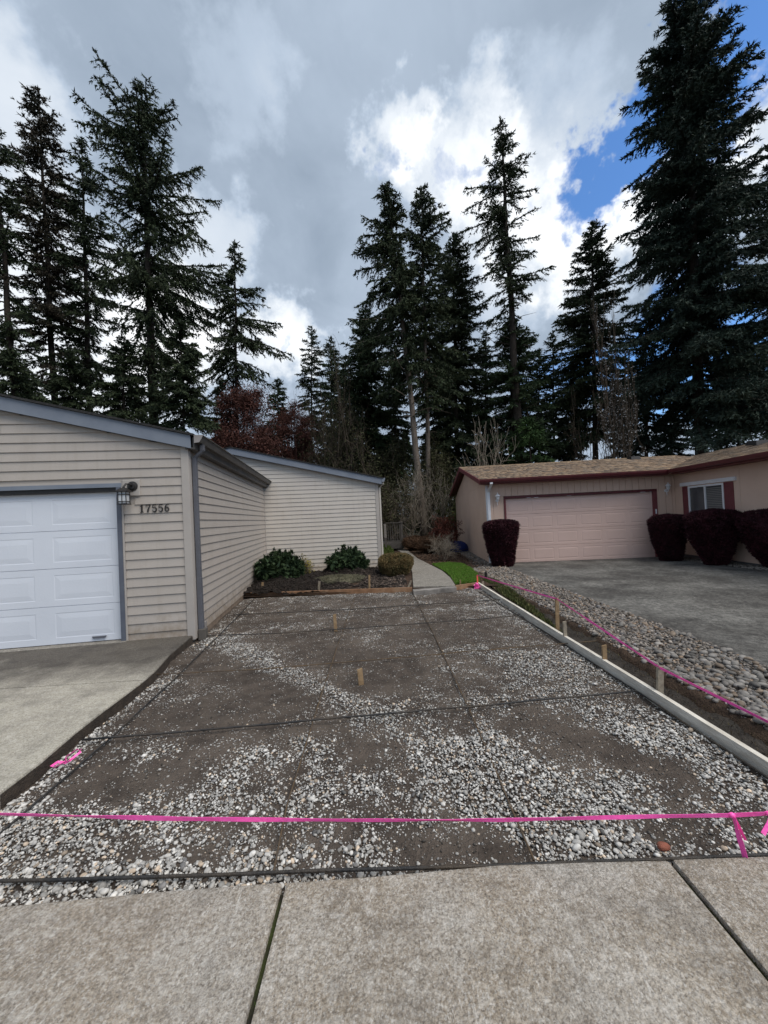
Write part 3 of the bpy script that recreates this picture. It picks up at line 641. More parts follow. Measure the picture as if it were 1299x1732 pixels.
# flagging tape
def ribbon(pts, w, m, name, label, cat='tape', twist=.0, vert=1., sag=0., grp=None, base_ang=.3):
    pts = [Vector(p) for p in pts]; out = []
    for a, b in zip(pts[:-1], pts[1:]):
        n = max(3, int((b-a).length/.03))
        for i in range(n): t = i/n; q = a.lerp(b, t); q.z -= sag*4*t*(1-t); out.append(q)
    out.append(pts[-1]); V = []; F = []; th = .0006
    for i, p in enumerate(out):
        d = (out[min(i+1, len(out)-1)]-out[max(i-1, 0)]).normalized(); s = d.cross(Vector((0, 0, 1)))
        s = s.normalized() if s.length > .01 else Vector((1, 0, 0)); u = s.cross(d).normalized()
        a = base_ang+twist*math.sin(i*.11)+.15*math.sin(i*.37); c = (u*math.cos(a)+s*math.sin(a)); nn = c.cross(d).normalized()
        ww = w*(1-.25*abs(math.sin(i*.07+1)))
        V += [p-c*ww/2-nn*th, p+c*ww/2-nn*th, p+c*ww/2+nn*th, p-c*ww/2+nn*th]
    k = len(out)
    for i in range(k-1):
        for j in range(4): F.append((i*4+j, i*4+(j+1) % 4, (i+1)*4+(j+1) % 4, (i+1)*4+j))
    F += [(0, 1, 2, 3), (4*k-1, 4*k-2, 4*k-3, 4*k-4)]
    mb = MB(); mb.add(V, F); o = mb.build(name, m); return tag(o, label, cat, grp)
DT = 1.70
T0 = [A(x, y, DT) for x, y in ((-120, 1372), (0, 1377), (300, 1385), (600, 1387.5), (850, 1387), (1100, 1381), (1238, 1379), (1299, 1376), (1400, 1378))]
ribbon(T0, .0235, M_pink, 'flagging_tape', 'pink tape stretched low across the whole foreground', twist=.25, grp=None)
kt = thing('tape_knot', 'pink knot with hanging tails on the foreground tape near the right edge', 'tape', T0[6])
def tail(pts, w, parent):
    o = ribbon([Vector(p) for p in pts], w, M_pink, 'tape_tail', '', '', twist=.5)
    for k in ('label', 'category'):
        if k in o: del o[k]
    o.parent = parent; return o
tail([(0, -.008, 0), (.004, -.02, -.06), (.022, -.03, -.165)], .03, kt)
tail([(0, -.01, 0), (.022, -.012, -.05), (.042, -.012, -.10)], .014, kt)
mb = MB(); v, f = ICO[1]; mb.add(v*[.016, .012, .014], [tuple(q) for q in f]); mb.build('knot', M_pink, kt, smooth=True)
k2 = thing('tape_knot', 'pink tape tail cut off by the right edge of the picture', 'tape', T0[7])
tail([(.008, -.01, 0), (-.02, -.02, -.03), (-.055, -.03, -.062)], .022, k2)
mb = MB(); mb.add(v*[.014, .012, .012], [tuple(q) for q in f]); mb.build('knot', M_pink, k2, smooth=True)
# the long tape from the far corner past the stakes
def topof(o): return Vector(o.location)+Vector((0, 0, max(v.co.z for v in o.data.vertices)-.01))
p13 = topof(S13); p1 = topof(S1)+Vector((0, -.02, 0)); p4 = topof(S4)+Vector((0, -.02, 0)); pe = Vector(A(1299, 1221, 2.62)); pe2 = p4+(pe-p4)*1.35
ribbon([p13, p1], .028, M_pink, 'flagging_tape', 'far pink tape from the orange stake to the tall tan stake', twist=.15, sag=.005, base_ang=.1)
ribbon([p1, p4], .026, M_pink, 'flagging_tape', 'middle pink tape between the two tape stakes', twist=.2, base_ang=.1)
ribbon([p4, pe2], .028, M_pink, 'flagging_tape', 'near pink tape running from the grey-brown stake out of the right edge', twist=.2, base_ang=.1)
# bows
bw = thing('tape_bow', 'pink flagging bow lying on the pebbles beside the left driveway', 'tape', G(112, 1290, -.07))
for q in ([(0, 0, 0), (-.03, .03, .02), (.0, .10, .035), (.03, .09, .02), (.005, .02, .0)], [(0, 0, 0), (-.04, -.02, .02), (-.045, -.07, .02), (-.01, -.08, .02), (0, 0, .01)],
          [(0, 0, 0), (.02, .06, .0), (.01, .12, .02)]):
    tail(q, .02, bw)
kn = thing('tape_knot', 'crumpled bright pink flagging bunch at the far corner of the bed', 'tape', A(804, 992, 8.35))
for i in range(12):
    a = random.uniform(0, 6.28); r = random.uniform(.05, .11)
    tail([(0, 0, 0), (r*math.cos(a), -.03, r*.7*math.sin(a)), (r*1.1*math.cos(a+.6), -.04, r*.8*math.sin(a+.6)), (0, -.02, 0)], .035, kn)

# ================================================================== the beige house
AL = .141
hA = thing('beige_house', 'beige lap-sided house with attached garage and blue-grey fascia on the left', 'house', (-2.76, 5.45, 0), AL)
sl = .237                                   # roof slope
LAP, RIDGE, EAVE = .127, -3.3, 2.62
def zroof(x): return 2.645+sl*(-x if x > RIDGE else -(2*RIDGE-x))   # underside of the gable soffit on the front wall
def course(parent, x0, x1, y, z0, z1, m, top=None, name='siding_board', out=.022, axis='x', jit=.0):
    """one lap board; top(x) gives the height limit under a sloping rake"""
    mb = MB(); lo, hi = .019, .004
    def P(u, off, z): return (u, y-off, z) if axis == 'x' else (y+off, u, z)
    if top is None: L = [(x0, z1), (x1, z1)]
    else:
        n = 24; L = []
        us = np.linspace(x0, x1, n); ok = [u for u in us if top(u) > z0+.004]
        if len(ok) < 2: return
        # find precise ends
        def edge(a, b):
            for _ in range(30):
                m_ = (a+b)/2
                if top(m_) > z0+.002: a = m_
                else: b = m_
            return a
        i0, i1 = list(us).index(ok[0]), list(us).index(ok[-1])
        a = us[i0] if i0 == 0 else edge(us[i0], us[i0-1]); b = us[i1] if i1 == n-1 else edge(us[i1], us[i1+1])
        pts = [a]+[u for u in ok if a < u < b]+[b]
        L = [(u, min(z1, top(u))) for u in pts]
    for (ua, za), (ub, zb) in zip(L[:-1], L[1:]):
        fa, fb = [lo+(hi-lo)*(z-z0)/(z1-z0) for z in (za, zb)]
        mb.hexa([P(ua, 0, z0), P(ub, 0, z0), P(ub, lo, z0), P(ua, lo, z0), P(ua, 0, max(za, z0+.001)), P(ub, 0, max(zb, z0+.001)), P(ub, fb, max(zb, z0+.001)), P(ua, fa, max(za, z0+.001))])
    o = mb.build(name, m, parent)
    bmm = bmesh.new(); bmm.from_mesh(o.data); bmesh.ops.remove_doubles(bmm, verts=bmm.verts, dist=.0004)
    dd = {}
    for f_ in bmm.faces:
        k = tuple(sorted(v_.index for v_ in f_.verts)); dd.setdefault(k, []).append(f_)
    for k, l in dd.items():
        if len(l) > 1:
            for f_ in l: bmm.faces.remove(f_)
    bmm.to_mesh(o.data); bmm.free(); return o
DX0, DX1, DT_ = -5.80, -.93, 2.12          # garage door opening
# wall sheathing (behind the laps)
mb = MB()
mb.prism([(-6.6, -.02), (DX0-.09, -.02), (DX0-.09, DT_+.07), (DX1+.09, DT_+.07), (DX1+.09, -.08), (0, -.08), (0, 2.64), (RIDGE, zroof(RIDGE)-.01), (-6.6, 2.64)], 'y', .0, .10)
mb.box(-.10, 0, .101, 6.35, -.12, 2.64)
mb.build('wall', M_side, hA)
# laps on the front of the garage
k = 0; z = -.034
while z < zroof(RIDGE)-.02:
    z1 = z+LAP
    if z1 <= DT_+.08: segs = [(DX1+.085, -.075)]
    else: segs = [(-6.55, -.075)]
    if z < DT_+.08 < z1: segs = [(DX1+.085, -.075)]
    for a_, b_ in segs:
        if 1.93 < z+.06 < 2.27 and a_ > -2:      # boards end beside the lamp block
            course(hA, -.70, b_, 0, z, z1, M_side, zroof)
            if z1 > DT_+.08: pass
        elif int(round(z/LAP)) % 3 and b_-a_ > 3:
            xj = -1.6-.73*((int(round(z/LAP))*5) % 6); course(hA, a_, xj, 0, z, z1, M_side, zroof); course(hA, xj+.004, b_, 0, z, z1, M_side, zroof)
        else: course(hA, a_, b_, 0, z, z1, M_side, zroof)
    z = z1
# laps on the side of the garage
z = -.02
while z < 2.60:
    yj = 1.9+.7*(int(round(z/LAP))*3 % 5); course(hA, .10, yj, 0, z, min(z+LAP, 2.62), M_side, axis='y'); course(hA, yj+.004, 6.30, 0, z, min(z+LAP, 2.62), M_side, axis='y'); z += LAP
# trim
mb = MB(); mb.box(-.078, .024, -.026, -.0005, -.06, 2.66); mb.box(.0005, .026, -.0005, .085, -.06, 2.64); mb.build('corner_board', M_trim, hA, bevel=.004)
mb = MB(); mb.box(.0, .03, 6.30, 6.36, .0, 2.62); mb.build('corner_board', M_trim, hA)
mb = MB(); mb.box(DX0-.07, DX1+.07, -.034, .02, DT_, DT_+.055); mb.build('door_frame', M_bluetrim, hA)
for x in (DX1+.001, DX0-.061):
    mb = MB(); mb.box(x, x+.06, -.034, .10, -.0, DT_-.0005); mb.build('door_frame', M_dtrim, hA)
mb = MB(); mb.box(DX1+.0615, DX1+.083, -.028, .0, -.02, DT_+.08); mb.box(DX0-.083, DX1+.083, -.028, 0, DT_+.0555, DT_+.082); mb.build('door_trim', M_trim, hA)
mb = MB(); mb.box(DX0, DX1, -.005, .05, DT_-.06, DT_-.001); mb.build('lintel_shade', M_black, hA)  # black strip stands in for the shade under the lintel
# garage door
gd = bpy.data.objects.new('garage_door', None); C.objects.link(gd); gd.parent = hA
DH = DT_-.065; sec = DH/4; M_doorw = M_door
def raised(mb, x0, x1, z0, z1, y, d=.012, b=.035):
    """a pressed panel: an outer groove and a raised field"""
    o = [(x0, y, z0), (x1, y, z0), (x1, y, z1), (x0, y, z1)]
    g = .010
    m1 = [(x0+g, y+d, z0+g), (x1-g, y+d, z0+g), (x1-g, y+d, z1-g), (x0+g, y+d, z1-g)]
    i = [(x0+b, y-.002, z0+b), (x1-b, y-.002, z0+b), (x1-b, y-.002, z1-b), (x0+b, y-.002, z1-b)]
    mb.add(o+m1+i, [(k, (k+1) % 4, (k+1) % 4+4, k+4) for k in range(4)]+[(k+4, (k+1) % 4+4, (k+1) % 4+8, k+8) for k in range(4)]+[(8, 9, 10, 11)])
def door_section(name, parent, x0, x1, z0, z1, y, m, cols, pw, ph, th=.04, b=.035, d=.012):
    """sheet with pressed panels; the sheet's face is tiled round the panels"""
    mb = MB(); pit = (x1-x0)/cols; zc = (z0+z1)/2; xs = [x0]; pans = []
    for c in range(cols):
        xc = x0+pit*(c+.5); pans.append((xc-pw/2, xc+pw/2)); xs += [xc-pw/2, xc+pw/2]
    xs.append(x1); za, zb = zc-ph/2, zc+ph/2; e = .004
    def q(a, b_, c, d_): mb.add([(a, y, c), (b_, y, c), (b_, y, d_), (a, y, d_)], [(0, 1, 2, 3)])
    q(x0, x1, z0+e, za); q(x0, x1, zb, z1-e)
    for i in range(0, len(xs), 2): q(xs[i], xs[i+1], za, zb)
    mb.add([(x0, y, z0+e), (x1, y, z0+e), (x1, y+.012, z0), (x0, y+.012, z0)], [(0, 1, 2, 3)]); mb.add([(x0, y, z1-e), (x1, y, z1-e), (x1, y+.012, z1), (x0, y+.012, z1)], [(0, 1, 2, 3)])
    mb.box(x0, x1, y+.014, y+th, z0, z1)
    for a, b_ in pans: raised(mb, a, b_, za, zb, y, d, b)
    me = bpy.data.meshes.new(name); me.from_pydata(mb.v, [], mb.f); me.update(); return link(name, me, m, parent)
for i in range(4): door_section('door_panel', gd, DX0+.001, DX1-.001, .012+sec*i, .012+sec*(i+1)-.001, .05, M_door, 5, .74, .34, b=.08, d=.0025)
mb = MB(); mb.box(DX0, DX1, .045, .09, -.0, .0115); mb.build('bottom_seal', M_black, gd)
mb = MB(); mb.prism([(-.09, .0), (.09, .0), (.075, -.028), (-.075, -.028)], 'y', 0, -.022); o = mb.build('handle', M_dspout, gd, bevel=.004); o.location = (-1.24, .047, .085)
mb = MB(); mb.box(DX0-.1, DX1+.08, -.10, .09, -.02, .0085); mb.build('door_threshold', M_path, hA)
# rake fascia, roof, soffit, gutter
def rake(parent, x0, z0, x1, z1, y, h, th, m, name='fascia'):
    mb = MB(); mb.hexa([(x0, y, z0-h), (x1, y, z1-h), (x1, y+th, z1-h), (x0, y+th, z0-h), (x0, y, z0), (x1, y, z1), (x1, y+th, z1), (x0, y+th, z0)]); return mb.build(name, m, parent, bevel=.004)
zR = lambda x: 2.83+sl*(-x)               # top of garage fascia
rake(hA, RIDGE, zR(RIDGE), .08, zR(.08), -.09, .185, .03, M_bluetrim)
rake(hA, 2*RIDGE-.1, zR(.1), RIDGE, zR(RIDGE), -.09, .185, .03, M_bluetrim)
mb = MB()    # garage roof
mb.hexa([(RIDGE, -.12, zR(RIDGE)+.003), (.13, -.12, zR(.13)+.003), (.13, 7.6, zR(.13)+.003), (RIDGE, 7.6, zR(RIDGE)+.003), (RIDGE, -.12, zR(RIDGE)+.035), (.13, -.12, zR(.13)+.03), (.13, 7.6, zR(.13)+.03), (RIDGE, 7.6, zR(RIDGE)+.035)])
mb.hexa([(2*RIDGE-.13, -.12, zR(.13)+.003), (RIDGE-.001, -.12, zR(RIDGE)+.003), (RIDGE-.001, 7.6, zR(RIDGE)+.003), (2*RIDGE-.13, 7.6, zR(.13)+.003), (2*RIDGE-.13, -.12, zR(.13)+.03), (RIDGE-.001, -.12, zR(RIDGE)+.035), (RIDGE-.001, 7.6, zR(RIDGE)+.035), (2*RIDGE-.13, 7.6, zR(.13)+.03)])
mb.build('roof', M_roofdk, hA)
mb = MB(); mb.prism([(.0, 2.62), (.125, 2.62), (.125, 2.79), (.10, 2.79), (.10, 2.645), (.0, 2.645)], 'y', -.058, 6.9); mb.build('soffit', M_gutter, hA)
gt = MB(); GP = [(.13, 2.70), (.135, 2.715), (.20, 2.715), (.225, 2.76), (.235, 2.80), (.255, 2.80), (.255, 2.812), (.225, 2.812), (.205, 2.765), (.19, 2.73), (.145, 2.73), (.145, 2.80), (.13, 2.80)]
gt.prism(GP, 'y', -.09, 6.95); ob = gt.build('gutter', M_gutter, hA)
mb = MB(); mb.prism([(.13, 2.70), (.20, 2.71), (.23, 2.76), (.255, 2.812), (.13, 2.812)], 'y', -.094, -.0905); mb.build('gutter_cap', M_guttercap, hA)
mb = MB()
def flatpipe(mb, pts, w=.055, d=.075):
    pts = [Vector(p) for p in pts]
    for a, b in zip(pts[:-1], pts[1:]):
        mb.hexa([(a.x-w/2, a.y-d/2, a.z), (a.x+w/2, a.y-d/2, a.z), (a.x+w/2, a.y+d/2, a.z), (a.x-w/2, a.y+d/2, a.z), (b.x-w/2, b.y-d/2, b.z), (b.x+w/2, b.y-d/2, b.z), (b.x+w/2, b.y+d/2, b.z), (b.x-w/2, b.y+d/2, b.z)])
flatpipe(mb, [(.18, .10, 2.71), (.18, .10, 2.62), (.062, .12, 2.52), (.062, .12, .78)])
mb.build('downspout', M_dspout, hA, bevel=.006)
mb = MB(); flatpipe(mb, [(.062, .12, .79), (.066, .12, .05), (.10, .10, -.07)], .062, .082); mb.build('downspout', M_dspout, hA, bevel=.006)
mb = MB(); flatpipe(mb, [(.09, .10, -.10), (.09, .10, .055)], .10, .11); mb.build('drain_boot', M_gutter, hA, bevel=.008)
mb = MB(); mb.box(.02, .06, .30, .38, -.03, .10); mb.build('hose_box', M_guttercap, hA, bevel=.004)
# low skirt board under the side wall
mb = MB(); mb.box(-.05, .012, .09, 3.6, -.14, -.022); mb.build('skirt_board', mat('dirty_skirt_wood', (.26, .20, .15), (.16, .12, .09), 5, .9, .4, 30), hA)
# lamp
lm = bpy.data.objects.new('wall_lamp', None); C.objects.link(lm); lm.parent = hA; lm.location = (-.745, 0, 2.05)
mb = MB(); mb.box(-.105, .12, -.035, -.0, -.06, .17); mb.build('mounting_block', M_trim, lm, bevel=.012)
mb = MB(); mb.lathe([(.0, 0), (.068, 0), (.066, .012), (.045, .018), (.04, .028), (.0, .03)], (0, 0, 0), 20); o = mb.build('backplate', M_black, lm, smooth=False); o.rotation_euler = (math.pi/2, 0, 0); o.location = (.03, -.035, .075)
mb = MB(); mb.tube([(.03, -.06, .075), (.02, -.10, .10), (-.01, -.13, .10), (-.03, -.145, .06), (-.03, -.15, .03)], [.014, .013, .012, .013, .02], 8); mb.build('arm', M_black, lm, smooth=True)
mb = MB(); mb.hexa([(-.105, -.225, .0), (.045, -.225, .0), (.045, -.075, .0), (-.105, -.075, .0), (-.06, -.18, .042), (.0, -.18, .042), (.0, -.12, .042), (-.06, -.12, .042)])
mb.box(-.11, .05, -.23, -.07, -.012, -.0005); mb.build('hood', M_black, lm)
mb = MB(); mb.box(-.075, .015, -.195, -.105, -.165, -.013); mb.build('glass', M_frost, lm)
mb = MB()
for x in (-.085, .017):
    for y in (-.205, -.103): mb.box(x, x+.008, y, y+.008, -.17, -.0125)
mb.box(-.034, -.027, -.205, -.198, -.17, -.0125)
for z_ in (-.05, -.145): mb.box(-.085, .025, -.207, -.200, z_, z_+.008); mb.box(-.085, .025, -.102, -.096, z_, z_+.008); mb.box(.020, .026, -.20, -.1025, z_, z_+.008)
mb.box(-.092, .032, -.212, -.09, -.182, -.1705); mb.build('cage', M_black, lm)
# house number 17556
def stroke(mb, pts, w, y0=-.006, y1=0.):
    P_ = [Vector((p[0], 0, p[1])) for p in pts]; k = len(P_); W_ = [q_*1.15 for q_ in w] if isinstance(w, list) else [w*1.15]*k; vs = []
    for i, p in enumerate(P_):
        d = (P_[min(i+1, k-1)]-P_[max(i-1, 0)]).normalized(); nrm = Vector((-d.z, 0, d.x))
        for s_, y in ((-1, y0), (1, y0), (1, y1), (-1, y1)): q_ = p+nrm*s_*W_[i]/2; vs.append((q_.x, y, q_.z))
    fs = [(i*4+j, i*4+(j+1) % 4, (i+1)*4+(j+1) % 4, (i+1)*4+j) for i in range(k-1) for j in range(4)]+[(0, 1, 2, 3), (4*k-4, 4*k-3, 4*k-2, 4*k-1)]
    mb.add(vs, fs)
def arc(cx, cy, rx, ry, a0, a1, n=12): return [(cx+rx*math.cos(math.radians(a0+(a1-a0)*i/n)), cy+ry*math.sin(math.radians(a0+(a1-a0)*i/n))) for i in range(n+1)]
def digit(c, mb):
    if c == '1': stroke(mb, [(.30, 0), (.30, 1)], .17); stroke(mb, [(.08, .035), (.52, .035)], .075); stroke(mb, [(.06, .80), (.18, .86), (.30, .96)], [.05, .08, .1], -.0065)
    if c == '7': stroke(mb, [(.04, .94), (.60, .94)], .12); stroke(mb, [(.06, .98), (.06, .76)], .06, -.0065); stroke(mb, [(.57, .93), (.40, .58), (.28, .28), (.25, 0)], [.09, .12, .16, .18], -.0055)
    if c == '5': stroke(mb, [(.12, .94), (.55, .94)], .13); stroke(mb, [(.13, .96), (.10, .52)], .07, -.0065); stroke(mb, arc(.30, .33, .24, .29, 140, -160, 18), [.05]*2+[.10]*4+[.15]*9+[.08]*4, -.0055)
    if c == '6': stroke(mb, arc(.32, .31, .22, .26, 0, 360, 22), .12); stroke(mb, [(.58, .93), (.42, .97), (.24, .86), (.13, .66), (.10, .36)], [.11, .08, .12, .14, .12], -.0065)
num = bpy.data.objects.new('house_number', None); C.objects.link(num); num.parent = hA; num.location = (-.642, -.024, 1.757); num['label'] = 'black numerals 17556'
for i, ch in enumerate('17556'):
    mb = MB(); digit(ch, mb); o = mb.build('digit', M_black, num); o.scale = (.105, 1, .105); o.location = (i*.081, 0, 0)
mb = MB(); mb.box(-.002, .012, 0, .002, 0, .02)

# rear wing of the beige house (its own local frame along the garage axis)
OY = 6.36; X2 = 3.52; PK = -.88
zr2 = lambda x: 2.64+.234*(X2-x) if x > PK else 2.64+.234*(X2-PK)-.234*(PK-x)
mb = MB(); mb.prism([(-6.6, -.15), (X2, -.15), (X2, 2.64), (PK, zr2(PK)-.01), (-6.6, zr2(-6.6)-.01)], 'y', OY+.001, OY+.10); mb.box(X2-.1, X2, OY+.101, OY+7.5, -.15, 2.64)
mb.build('wall', M_side2, hA)
z = -.02
while z < zr2(PK)-.02:
    course(hA, (.02 if z < 2.5 else -3.5), X2-.08, OY, z, z+LAP, M_side2, zr2); z += LAP
z = -.02
while z < 2.6:
    course(hA, OY+.1, OY+7.5, X2, z, min(z+LAP, 2.62), M_side2, axis='y'); z += LAP
mb = MB(); mb.box(X2-.085, X2+.024, OY-.026, OY+.0005, -.10, 2.66); mb.box(X2+.0005, X2+.026, OY+.001, OY+.085, -.10, 2.64); mb.build('corner_board', M_trim, hA, bevel=.004)
mb = MB(); mb.box(X2-3.4, X2-.02, OY-.012, OY+.0005, -.16, -.022); mb.build('foundation', M_found, hA)
zt2 = lambda x: zr2(x)+.17
rake(hA, PK, zt2(PK), X2+.12, zt2(X2+.12), OY-.16, .19, .03, M_bluetrim); rake(hA, -5.4, zt2(-5.4), PK, zt2(PK), OY-.16, .19, .03, M_bluetrim)
mb = MB()
for xa, xb in ((PK, X2+.18), (-5.45, PK)):
    a_, b_ = zt2(xa), zt2(xb)
    e_ = .0006 if xa == PK else 0
    mb.hexa([(xa+e_, OY-.19, a_+.003), (xb, OY-.19, b_+.003), (xb, OY+8, b_+.003), (xa+e_, OY+8, a_+.003), (xa+e_, OY-.19, a_+.032), (xb, OY-.19, b_+.032), (xb, OY+8, b_+.032), (xa+e_, OY+8, a_+.032)])
mb.build('roof', M_roofdk, hA)
mb = MB(); xa, xb = PK, X2+.1
mb.hexa([(xa, OY-.13, zr2(xa)-.012), (xb, OY-.13, zr2(xb)-.012), (xb, OY-.02, zr2(xb)-.012), (xa, OY-.02, zr2(xa)-.012), (xa, OY-.13, zr2(xa)+.0), (xb, OY-.13, zr2(xb)+.0), (xb, OY-.02, zr2(xb)+.0), (xa, OY-.02, zr2(xa)+.0)]); mb.build('soffit', M_bluetrim, hA)
mb = MB(); mb.prism([(X2+.12, 2.66), (X2+.20, 2.67), (X2+.235, 2.79), (X2+.12, 2.79)], 'y', OY-.17, OY+7.9); mb.build('gutter', M_bluetrim, hA)
mb = MB(); flatpipe(mb, [(X2+.17, OY-.05, 2.66), (X2+.17, OY-.05, 2.60), (X2+.07, OY+.05, 2.5), (X2+.07, OY+.05, 0)], .05, .06); mb.build('downspout', M_side2, hA)

# ================================================================== the pink house
BL_ = -.065
hB = thing('pink_house', 'peach and pink single-storey house with burgundy trim and a wide garage door', 'house', (3.44, 12.8, 0), BL_)
Z0 = -.17
CX, WL = 5.98, 9.0          # corner of wing, length of wing towards the street
DXL, DXR, DTP = .61, 5.30, 1.97
DEP = 8.4; PEAK = 4.2; ZE = 2.46
psl = (3.60-2.63)/(PEAK+.4)
# front wall boards (vertical grooves) as pieces
xs = list(np.arange(0, CX, .203))+[CX]
for a_, b_ in zip(xs[:-1], xs[1:]):
    za = DTP+.09 if (b_ > DXL-.06 and a_ < DXR+.12) else Z0
    if za == Z0 or True:
        mb = MB(); mb.box(a_+.006, b_-.006, -.018, .0, za, ZE); mb.build('wall_board', M_pinkwall, hB)
mb = MB(); mb.box(.0, DXL-.061, .0005, .1, Z0, 2.60); mb.box(DXL-.06, DXR+.12, .0005, .1, DTP+.088, 2.60); mb.box(DXR+.121, CX+.15, .0005, .1, Z0, 2.60); mb.build('wall', M_pinkwall, hB)
# left gable wall
mb = MB(); mb.prism([(.101, Z0), (DEP, Z0), (DEP, ZE), (PEAK, 3.42), (.101, ZE)], 'x', .0, .09); mb.build('wall', M_pinkwall, hB)
ys = np.arange(0.1, DEP, 1.22)
for a_ in ys:
    b_ = min(a_+1.22, DEP); mb = MB(); f_ = lambda y: ZE+(.96)*(y/PEAK if y < PEAK else (DEP-y)/(DEP-PEAK))
    mb.prism([(a_+.004, Z0), (b_-.004, Z0), (b_-.004, min(f_(b_), 2.47)), (a_+.004, min(f_(a_), 2.47))], 'x', -.014, -.0005); mb.build('wall_panel', M_pinkwall, hB)
    if f_((a_+b_)/2) > 2.6:
        pts = [(a_+.004, 2.476), (b_-.004, 2.476), (b_-.004, f_(b_)-.0)]
        if a_ < PEAK < b_: pts.append((PEAK, f_(PEAK)))
        pts.append((a_+.004, f_(a_))); mb = MB(); mb.prism(pts, 'x', -.012, -.0005); mb.build('wall_panel', M_pinkwall, hB)
# garage door
pd = bpy.data.objects.new('garage_door', None); C.objects.link(pd); pd.parent = hB
ph_ = (DTP-(-.155))/4
for i in range(4): door_section('door_panel', pd, DXL, DXR, -.155+ph_*i, -.155+ph_*(i+1)-.002, .05, M_pinkdoor, 6, .66, .37, b=.05, d=.005)
mb = MB(); mb.box(DXL-.055, DXL-.001, -.03, .1, Z0, DTP+.001); mb.build('door_frame', M_burg2, hB)
mb = MB(); mb.box(DXR+.001, DXR+.115, -.03, .1, Z0, DTP+.001); mb.build('door_frame', M_burg2, hB)
mb = MB(); mb.box(DXL-.055, DXR+.115, -.03, .06, DTP+.0015, DTP+.085); mb.build('door_frame', M_burg, hB)
mb = MB(); mb.box(DXR+.035, DXR+.075, -.045, -.031, 1.25, 1.40); mb.build('keypad', M_white, hB, bevel=.004)
# wing wall
def zwbase(y): return -.12
mb = MB(); mb.box(CX+.02, CX+.12, -WL, .0, -.05, 2.62); mb.box(CX+.001, CX+.0195, -.0195, .0, -.1, ZE); mb.build('wall', M_pinkwall, hB)
mb = MB(); mb.box(CX+.03, CX+.11, -WL, .0, -.25, -.0505); mb.build('skirting', M_found, hB)
wy0, wy1, wz0, wz1 = -1.95, -.62, .92, 2.05    # window from right (near) to left (far)
k_ = 0; yy = -.02
while yy > -WL+.3:
    yb = yy-1.22; mb = MB()
    cuts = [(yy-.003, yb+.003, -.05, ZE)]
    for (p, q_, z0_, z1_) in cuts:
        # panel split around the window
        a1, b1 = max(wy0, q_), min(wy1, p)
        if a1 < b1:
            if p > b1: mb.box(CX, CX+.0195, b1, p, z0_, z1_)
            if q_ < a1: mb.box(CX, CX+.0195, q_, a1, z0_, z1_)
            mb.box(CX, CX+.0195, a1, b1, z0_, wz0); mb.box(CX, CX+.0195, a1, b1, wz1, z1_)
        else: mb.box(CX, CX+.0195, q_, p, z0_, z1_)
    mb.build('wall_panel', M_pinkwall, hB); yy = yb
win = bpy.data.objects.new('window', None); C.objects.link(win); win.parent = hB
mb = MB(); t_ = .05
mb.box(CX-.02, CX+.03, wy0, wy1, wz0, wz0+t_); mb.box(CX-.02, CX+.03, wy0, wy1, wz1-t_, wz1)
for y_ in (wy0, wy1-t_, (wy0+wy1)/2-t_/2): mb.box(CX-.02, CX+.03, y_, y_+t_, wz0+t_, wz1-t_)
mb.build('frame', M_white, win)
ym = (wy0+wy1)/2
for a_, b_ in ((wy0+t_, ym-t_/2), (ym+t_/2, wy1-t_)):
    mb = MB(); mb.box(CX+.005, CX+.009, a_, b_, wz0+t_, wz1-t_); mb.build('pane', M_glass, win)
n = 20
for i in range(n):
    z_ = wz0+t_+.01+(wz1-wz0-2*t_-.04)*i/n; mb = MB(); mb.hexa([(CX+.001, wy0+t_, z_), (CX+.001, ym-t_/2-.005, z_), (CX+.004, ym-t_/2-.005, z_+.002), (CX+.004, wy0+t_, z_+.002), (CX+.001, wy0+t_, z_+.026), (CX+.001, ym-t_/2-.005, z_+.026), (CX+.004, ym-t_/2-.005, z_+.028), (CX+.004, wy0+t_, z_+.028)])
    mb.build('blind_slat', M_blind, win) if i < n else None
mb = MB(); mb.box(CX-.05, CX+.02, wy0-.42, wy1+.30, wz1+.025, wz1+.13); mb.build('valance', M_white, hB, bevel=.006)
mb = MB(); mb.box(CX-.03, CX+.02, wy0-.05, wy1+.05, wz0-.05, wz0-.001); mb.build('window_sill', M_white, hB)
for a_, b_ in ((wy0-.32, wy0-.02), (wy1+.02, wy1+.24)):
    sh = bpy.data.objects.new('shutter', None); C.objects.link(sh); sh.parent = hB
    mb = MB(); mb.box(CX-.02, CX-.0005, a_, a_+.035, .90, 2.06); mb.box(CX-.02, CX-.0005, b_-.035, b_, .90, 2.06); mb.box(CX-.012, CX-.0005, a_+.0355, b_-.0355, .90, 2.06); mb.build('frame', M_burg2, sh)
    for i in range(26):
        z_ = .93+i*.0425; mb = MB(); mb.hexa([(CX-.02, a_+.036, z_), (CX-.02, b_-.036, z_), (CX-.013, b_-.036, z_), (CX-.013, a_+.036, z_), (CX-.014, a_+.036, z_+.034), (CX-.014, b_-.036, z_+.034), (CX-.013, b_-.036, z_+.034), (CX-.013, a_+.036, z_+.034)]); mb.build('louver', M_burg2, sh)
